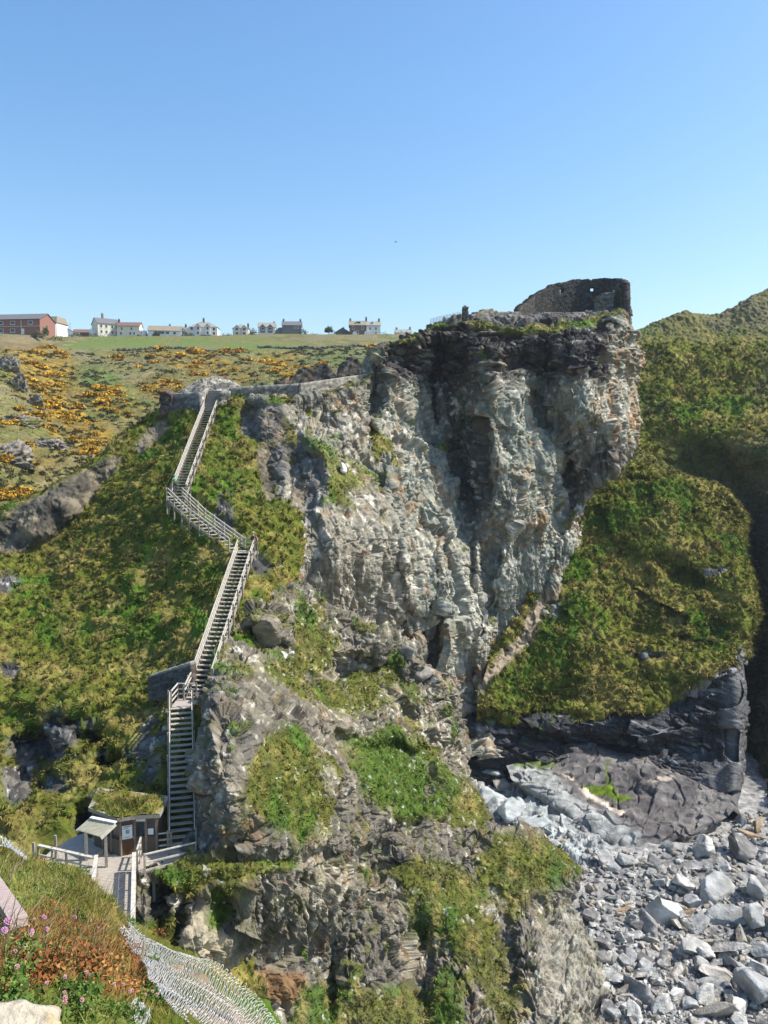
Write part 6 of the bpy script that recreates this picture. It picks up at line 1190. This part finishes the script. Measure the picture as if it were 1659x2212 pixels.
# ================================================================ the bank at the viewer's feet
FG = Patch([
    [(-60, 2100, 18), (0, 2100, 17), (60, 2150, 16), (150, 2170, 16), (210, 2220, 15.5), (290, 2320, 15), (400, 2380, 14.5), (480, 2420, 14), (560, 2520, 13.5), (660, 2700, 13)],
    [(-60, 1890, 12), (0, 1900, 11.6), (60, 1945, 11.2), (150, 1965, 11), (210, 2005, 10.4), (292, 2110, 9.8), (400, 2160, 9.4), (480, 2190, 9.2), (565, 2280, 8.8), (660, 2430, 8.4)],
    [(-60, 1808, 10), (0, 1822, 9.6), (60, 1868, 9.2), (150, 1893, 8.8), (210, 1933, 8.2), (290, 2033, 7.6), (400, 2083, 7.3), (480, 2112, 7.1), (562, 2196, 6.8), (660, 2340, 6.4)],
    [(-60, 1890, 6.6), (0, 1905, 6.4), (60, 1940, 6.1), (130, 1975, 5.9), (195, 2015, 5.7), (268, 2100, 5.5), (345, 2150, 5.3), (415, 2190, 5.2), (495, 2270, 5.0), (600, 2400, 4.8)],
    [(-60, 2000, 4.2), (0, 2020, 4.1), (55, 2050, 4.0), (110, 2080, 3.95), (170, 2115, 3.9), (235, 2175, 3.85), (305, 2230, 3.8), (370, 2280, 3.75), (445, 2360, 3.7), (540, 2480, 3.6)],
    [(-60, 2120, 3.0), (0, 2130, 3.0), (50, 2150, 3.0), (105, 2180, 3.0), (165, 2220, 3.0), (230, 2270, 3.0), (300, 2330, 3.0), (370, 2380, 3.0), (440, 2450, 3.0), (520, 2560, 3.0)],
    [(-60, 2400, 2.1), (0, 2400, 2.1), (50, 2420, 2.1), (105, 2440, 2.1), (165, 2480, 2.1), (230, 2520, 2.1), (300, 2560, 2.1), (370, 2600, 2.1), (440, 2650, 2.1), (520, 2700, 2.1)]], 420, 380)
FGP0, FGN0 = FG.P.copy(), FG.N.copy()
hidden = np.repeat(np.arange(FG.nv) < FG.nv * 1.9 / 6, FG.nu)
FG.disp(0.10 * fbm(FG.P, 0.8, 4, 300) + 0.06 * tussock(FG.P, 0.22, 301) + 0.02 * fbm(FG.P, .1, 3, 302))
xw, yw = warp(FG, 18, .6, 303)
red = np.clip(poly(xw, yw, [(-40, 1990), (80, 1985), (190, 1990), (285, 2060), (300, 2150), (240, 2170), (160, 2130), (90, 2130), (20, 2100), (-40, 2080)], 16), 0, 1)
grn = np.clip(poly(xw, yw, [(40, 2160), (160, 2130), (240, 2160), (300, 2190), (300, 2300), (40, 2300)], 18) + .8 * poly(xw, yw, [(-40, 1840), (60, 1870), (130, 1900), (110, 1990), (40, 1990), (-40, 1960)], 16), 0, 1)
fgc = grass_colour(FG.P, 0.2, 0.45, 304, .8)
fgc = mix(fgc, np.array((0.16, 0.20, 0.05)), grn * .7); fgc = mix(fgc, np.array((0.24, 0.11, 0.045)), red * (.42 + .55 * sstep(-.3, .3, fbm(FG.P, .25, 3, 305))))
soil = np.clip(poly(xw, yw, [(300, 2060), (400, 2085), (560, 2200), (600, 2290), (460, 2290), (330, 2150)], 12), 0, 1)
fgc = mix(fgc, np.array((0.30, 0.22, 0.16)), soil * sstep(-.4, .2, fbm(FG.P, .5, 3, 306)) * .8)
tag(FG.build('foreground_bank', fgc * .8, TURF, True), kind='structure')
netm = poly(FG.X, FG.Y, [(255, 2000), (300, 2020), (400, 2070), (490, 2100), (620, 2250), (540, 2380), (440, 2300), (330, 2200), (270, 2090)], 10)
FG.X = np.where(hidden, 1e7, FG.X)      # lookups below use only the near side of the bank
gw = (~hidden) * (1 - .75 * soil) * (1 - .93 * netm)
scatter_blades('bank_grass', [FG, FG, FG], coh=.45, cs=.16, spec=[(gw * (FG.D < 9.5) * (1 - .5 * red), 2600, 0.085, 0.0026, mix(fgc * 1.3, np.array((.13, .20, .03)), .6 * sstep(-.1, .5, fbm(FG.P, .35, 3, 308))), 0.25), (gw * (FG.D < 9.5) * sstep(5.0, 6.5, FG.D), 600, 0.14, 0.0035, mix(fgc * 1.2, STRAW * 1.3, np.full(len(fgc), .35)), 0.2), (red, 5000, 0.045, 0.0036, mix(np.tile((.30, .12, .05), (len(fgc), 1)), np.array((.22, .19, .05)), sstep(-.2, .4, fbm(FG.P, .12, 3, 307))), 0.1)])
# low leafy cushions of thrift and plantain over the bank, one mass
VH = []; FH = []; CH = []; oh = 0; rh2 = np.random.default_rng(88)
cv = [leaf_mesh('x', 240, (.16, .15, .07), ((.25, .085, .03), (.30, .15, .05), (.10, .12, .03)), (.5, .25, .25), .011, 800 + k) for k in range(3)] + [leaf_mesh('x', 240, (.14, .14, .07), ((.08, .15, .025), (.12, .19, .04), (.16, .17, .05)), (.5, .3, .2), .012, 820 + k) for k in range(3)]
for _ in range(150):
    x, y = rh2.uniform(-20, 330), rh2.uniform(1860, 2215); i = FG.index(x, y)
    if math.hypot(FG.X[i] - x, FG.Y[i] - y) > 5: continue
    k = int(rh2.integers(3)) + (0 if rh2.random() < .15 + .75 * red[i] else 3); V, F, c = cv[k]; s_ = rh2.uniform(.5, 1.2); VH.append(V * s_ + FG.P[i]); FH.append(F + oh); CH.append(c * rh2.uniform(.75, 1.3)); oh += len(V)
tag(np_mesh('bank_cushions', np.concatenate(VH), np.concatenate(FH), np.concatenate(CH), FLOWER), kind='stuff')
# dry straw stalks
V = []; C_ = []; rg = np.random.default_rng(31)
for _ in range(330):
    x, y = rg.uniform(-10, 330), rg.uniform(1880, 2120); i = FG.index(x, y)
    if FG.Y[i] < 1850 or math.hypot(FG.X[i] - x, FG.Y[i] - y) > 4: continue
    p = FG.P[i]; L = rg.uniform(.15, .42); d = np.array((rg.normal(.25, .3), rg.normal(0, .3), 1.0)); d /= np.linalg.norm(d); w0 = np.array((.0022, 0, 0)); m = p + d * L * .6; t = p + d * L + np.array((rg.normal(.06, .05), rg.normal(0, .05), -.03))
    V += [p - w0, p + w0, m + w0 * .8, p - w0, m + w0 * .8, m - w0 * .8, m - w0 * .8, m + w0 * .8, t]; C_ += [np.array((.45, .34, .17)) * rg.uniform(.6, 1.2)] * 9
V = np.array(V); tag(np_mesh('dry_stalks', V, np.arange(len(V)).reshape(-1, 3), np.array(C_), BLADE), kind='stuff')
# thrift flowers, each a thing with stem and head
STEM = pmat('thrift_stem', (.22, .20, .09), (.16, .15, .06), 20, .8); PINK = pmat('thrift_petal', (.80, .50, .66), (.70, .38, .55), 40, .7); BUD = pmat('thrift_bud', (.62, .26, .28), (.75, .60, .54), 60, .7)
def thrift(kind, seed):
    rg = random.Random(seed); root = empty('thrift_flower'); h = rg.uniform(.07, .14)
    part_local(MB().tube([(0, 0, -.03), (.006, 0, h * .6), (.012, .004, h)], .0016, 5), 'stem', STEM, root)
    mb = MB(); n = 46 if kind else 20; r = .0135 if kind else .0095
    for k in range(n):
        z = 1 - 1.5 * (k + .5) / n; a = k * 2.4; q = math.sqrt(max(0, 1 - z * z)); d = Vector((q * math.cos(a), q * math.sin(a), z)); c = Vector((.012, .004, h + .008)) + d * r * (1 if kind else .8); t = d.orthogonal().normalized(); b = d.cross(t); s = .0055 if kind else .0042
        lift = d * .0035
        mb.add([c - d * .006, c + t * s + lift, c + b * s + lift * 1.4, c - t * s + lift, c - b * s + lift * 1.4], [(0, 1, 2), (0, 2, 3), (0, 3, 4), (0, 4, 1)])
    mb.tube([(.012, .004, h - .004), (.012, .004, h + .006), (.012, .004, h + .013)], [.003, r * .75, r * .4], 7)
    o = mb.build('flower_head', PINK if kind else BUD, None); o.parent = root; return root
protos = [thrift(1, 1), thrift(1, 2), thrift(0, 3), thrift(0, 4)]; pu = [False] * 4
zf = lambda X, Y: (X * .3257, 1674 + Y * .3232)      # from the enlarged view of the lower left corner
fl = [(64, 915, 1, 'open pink thrift flower furthest left, near the weathered plank'), (492, 940, 1, 'open pink thrift flower among the tall grass above the rest'), (278, 985, 1, 'open pink thrift flower at the top edge of the red patch'), (300, 1055, 1, 'largest open pink thrift flower in the middle of the red patch'), (130, 1162, 1, 'left one of two neighbouring open pink thrift flowers'), (205, 1156, 1, 'right one of two neighbouring open pink thrift flowers'), (38, 1205, 1, 'pink thrift flower at the left edge above the pale rock'), (2, 1225, 1, 'pink thrift flower cut by the left edge of the picture'),
      (97, 1255, 0, ''), (120, 1330, 0, ''), (230, 945, 0, ''), (572, 1100, 0, ''), (605, 1000, 0, ''), (640, 1040, 0, ''), (702, 1135, 0, ''), (682, 1185, 0, ''), (795, 1172, 0, ''), (857, 1240, 0, ''), (612, 1345, 0, ''), (345, 1420, 0, ''), (428, 1412, 0, ''), (212, 1450, 0, ''), (590, 1410, 0, ''), (593, 1445, 0, ''), (565, 1390, 0, ''), (455, 1500, 0, ''), (415, 1585, 0, ''), (500, 1595, 0, ''), (628, 1585, 0, ''), (768, 1435, 0, ''), (748, 1468, 0, ''), (787, 1480, 0, ''), (855, 1505, 0, ''), (832, 1520, 0, ''), (980, 1450, 0, ''), (960, 1495, 0, ''), (985, 1500, 0, ''), (1040, 1530, 0, ''), (520, 1320, 0, ''), (395, 1640, 0, '')]
for X, Y, kind, lab in fl:
    x, y = zf(X, Y); i = FG.index(x, y + 22); k = (0 if kind else 2) + random.randrange(2)
    if pu[k]:
        o = protos[k].copy(); COL.objects.link(o)
        for ch in protos[k].children: c = ch.copy(); COL.objects.link(c); c.parent = o
    else: o = protos[k]; pu[k] = True
    o.location = Vector(FG.P[i].tolist()) + Vector((0, 0, .015)); s = random.uniform(.8, 1.0) * (.95 if kind else .85); o.scale = (s, s, s); o.rotation_euler = (random.uniform(-.25, .25), random.uniform(-.25, .25), random.uniform(0, 6))
    tag(o, lab or 'small half closed thrift bud on the foreground bank', 'flower', 'open pink thrift flowers' if kind else 'half closed thrift buds')
# corner rock and weathered plank
v, f, _ = rock_shape(41, 5, .05, 10, (.34, .28, .2)); c = mix(np.tile((.50, .43, .32), (len(v), 1)), np.array((.34, .33, .31)), sstep(-.1, .4, fbm(v, .12, 4, 3))); c = mix(c, np.array((.52, .40, .20)), sstep(.15, .5, fbm(v, .08, 3, 4)) * .6)
v = v + .012 * fbm(v, .06, 4, 12)[:, None]
o = np_mesh('lichened_rock', v, f, c, ROCK); o.location = Q(-22, 2372, 2.35); o.rotation_euler = (.2, .2, .5); tag(o, 'pale lichened rock filling the bottom left corner', 'rock')
pw = [Q(-20, 1930, 5.2) , Q(42, 2016, 4.3)]
tag(MB().bar(pw[0] + Vector((0, 0, .10)), pw[1] + Vector((0, 0, .06)), .09, .05).build('plank', pmat('pinkish_plank', (.50, .38, .33), (.40, .30, .26), 6, .85, .3, (1, 8, 8))), 'weathered pinkish plank lying in the grass at the left edge', 'plank')
# wire netting draped over the edge of the bank: hexagonal mesh
WIRE = pmat('pale_netting_wire', (.58, .58, .56), (.44, .44, .43), 9, .6, metal=0.0)
def hexnet(label, edge, n_al, n_ac, lift, wire, seed):
    E_ = np.array(edge, float); m = len(E_); memo = {}; wob = np.random.default_rng(seed)
    def at(a, b):       # a, b in 0..1 across the strip
        key = (round(a, 5), round(b, 5))
        if key not in memo:
            u_ = a * (m - 1); k = min(int(u_), m - 2); t = u_ - k; r_ = E_[k] * (1 - t) + E_[k + 1] * t; x, y = r_[0] * (1 - b) + r_[1] * b
            q = (FG.X - x) ** 2 + (FG.Y - y) ** 2 + 1e6 * (FG.D > 10.4); ii = np.argpartition(q, 4)[:4]; ww = 1 / (q[ii] + 1.0); p = (FGP0[ii] * ww[:, None]).sum(0) / ww.sum() + FGN0[ii[0]] * lift
            memo[key] = Vector((p + wob.normal(0, .0025, 3) + .025 * vnoise(p[None] / .35, seed + 9)[0] * FGN0[ii[0]] + .02 * np.array([vnoise(p[None] / .4, seed + s)[0] for s in range(3)])).tolist())
        return memo[key]
    mb = MB(); B1 = n_ac; wob = np.random.default_rng(seed)
    for i in range(n_al):
        for j in range(B1):
            o = .5 if j % 2 else 0.0; a0, a1 = (i + o) / (n_al + .5), (i + o + .333) / (n_al + .5); b0 = j / B1
            mb.tube([at(a0 + .0, b0), at(a1, b0)], wire * 1.25, 3, False)
            if j < B1:
                bn = (j + 1) / B1; mb.tube([at(a1, b0), at((i + o + .5) / (n_al + .5), bn)], wire, 3, False)
                mb.tube([at(a0, b0), at(max(0, (i + o - .167) / (n_al + .5)), bn)], wire, 3, False)
    return tag(mb.build('wire_netting', WIRE), label, 'netting')
hexnet('pale hexagonal wire netting draped over the edge of the foreground bank', [((262, 2000), (240, 2030)), ((292, 2036), (285, 2095)), ((345, 2060), (305, 2140)), ((400, 2086), (330, 2190)), ((470, 2110), (380, 2240)), ((540, 2170), (440, 2290)), ((590, 2250), (520, 2360))], 58, 13, .09, .0027, 1)
hexnet('patch of wire netting over the bank edge at the far left', [((-40, 1816), (-40, 1850)), ((0, 1823), (0, 1850)), ((28, 1842), (18, 1868)), ((52, 1866), (44, 1884))], 14, 5, .10, .005, 2)
hexnet('torn scrap of wire netting at the bottom edge of the bank', [((280, 2185), (262, 2200)), ((300, 2196), (280, 2225)), ((318, 2215), (300, 2250))], 8, 5, .05, .0022, 3)
cb = [Vector(FG.P[FG.index(x, y)].tolist()) + Vector((0, 0, .05)) for x, y in ((340, 2140), (372, 2166), (410, 2185), (450, 2205), (500, 2222))]
tag(MB().tube(cb, .009, 6).build('steel_cable', pmat('dark_cable', (.12, .12, .12))), 'dark steel cable lying across the wire netting', 'cable')

# ---- thin sea air: one closed box of even, very light haze round everything
hz = MB(); hz.box((0, 1540, 40), 3000, 3300, 202)
mh = bpy.data.materials.new('sea_air'); mh.use_nodes = True; nh = mh.node_tree; nh.nodes.clear(); oh_ = nh.nodes.new('ShaderNodeOutputMaterial'); pv = nh.nodes.new('ShaderNodeVolumePrincipled')
pv.inputs['Color'].default_value = (.80, .88, .97, 1); pv.inputs['Density'].default_value = 0.00014; pv.inputs['Anisotropy'].default_value = 0.2; nh.links.new(pv.outputs[0], oh_.inputs['Volume'])
tag(hz.build('haze', mh), kind='stuff')
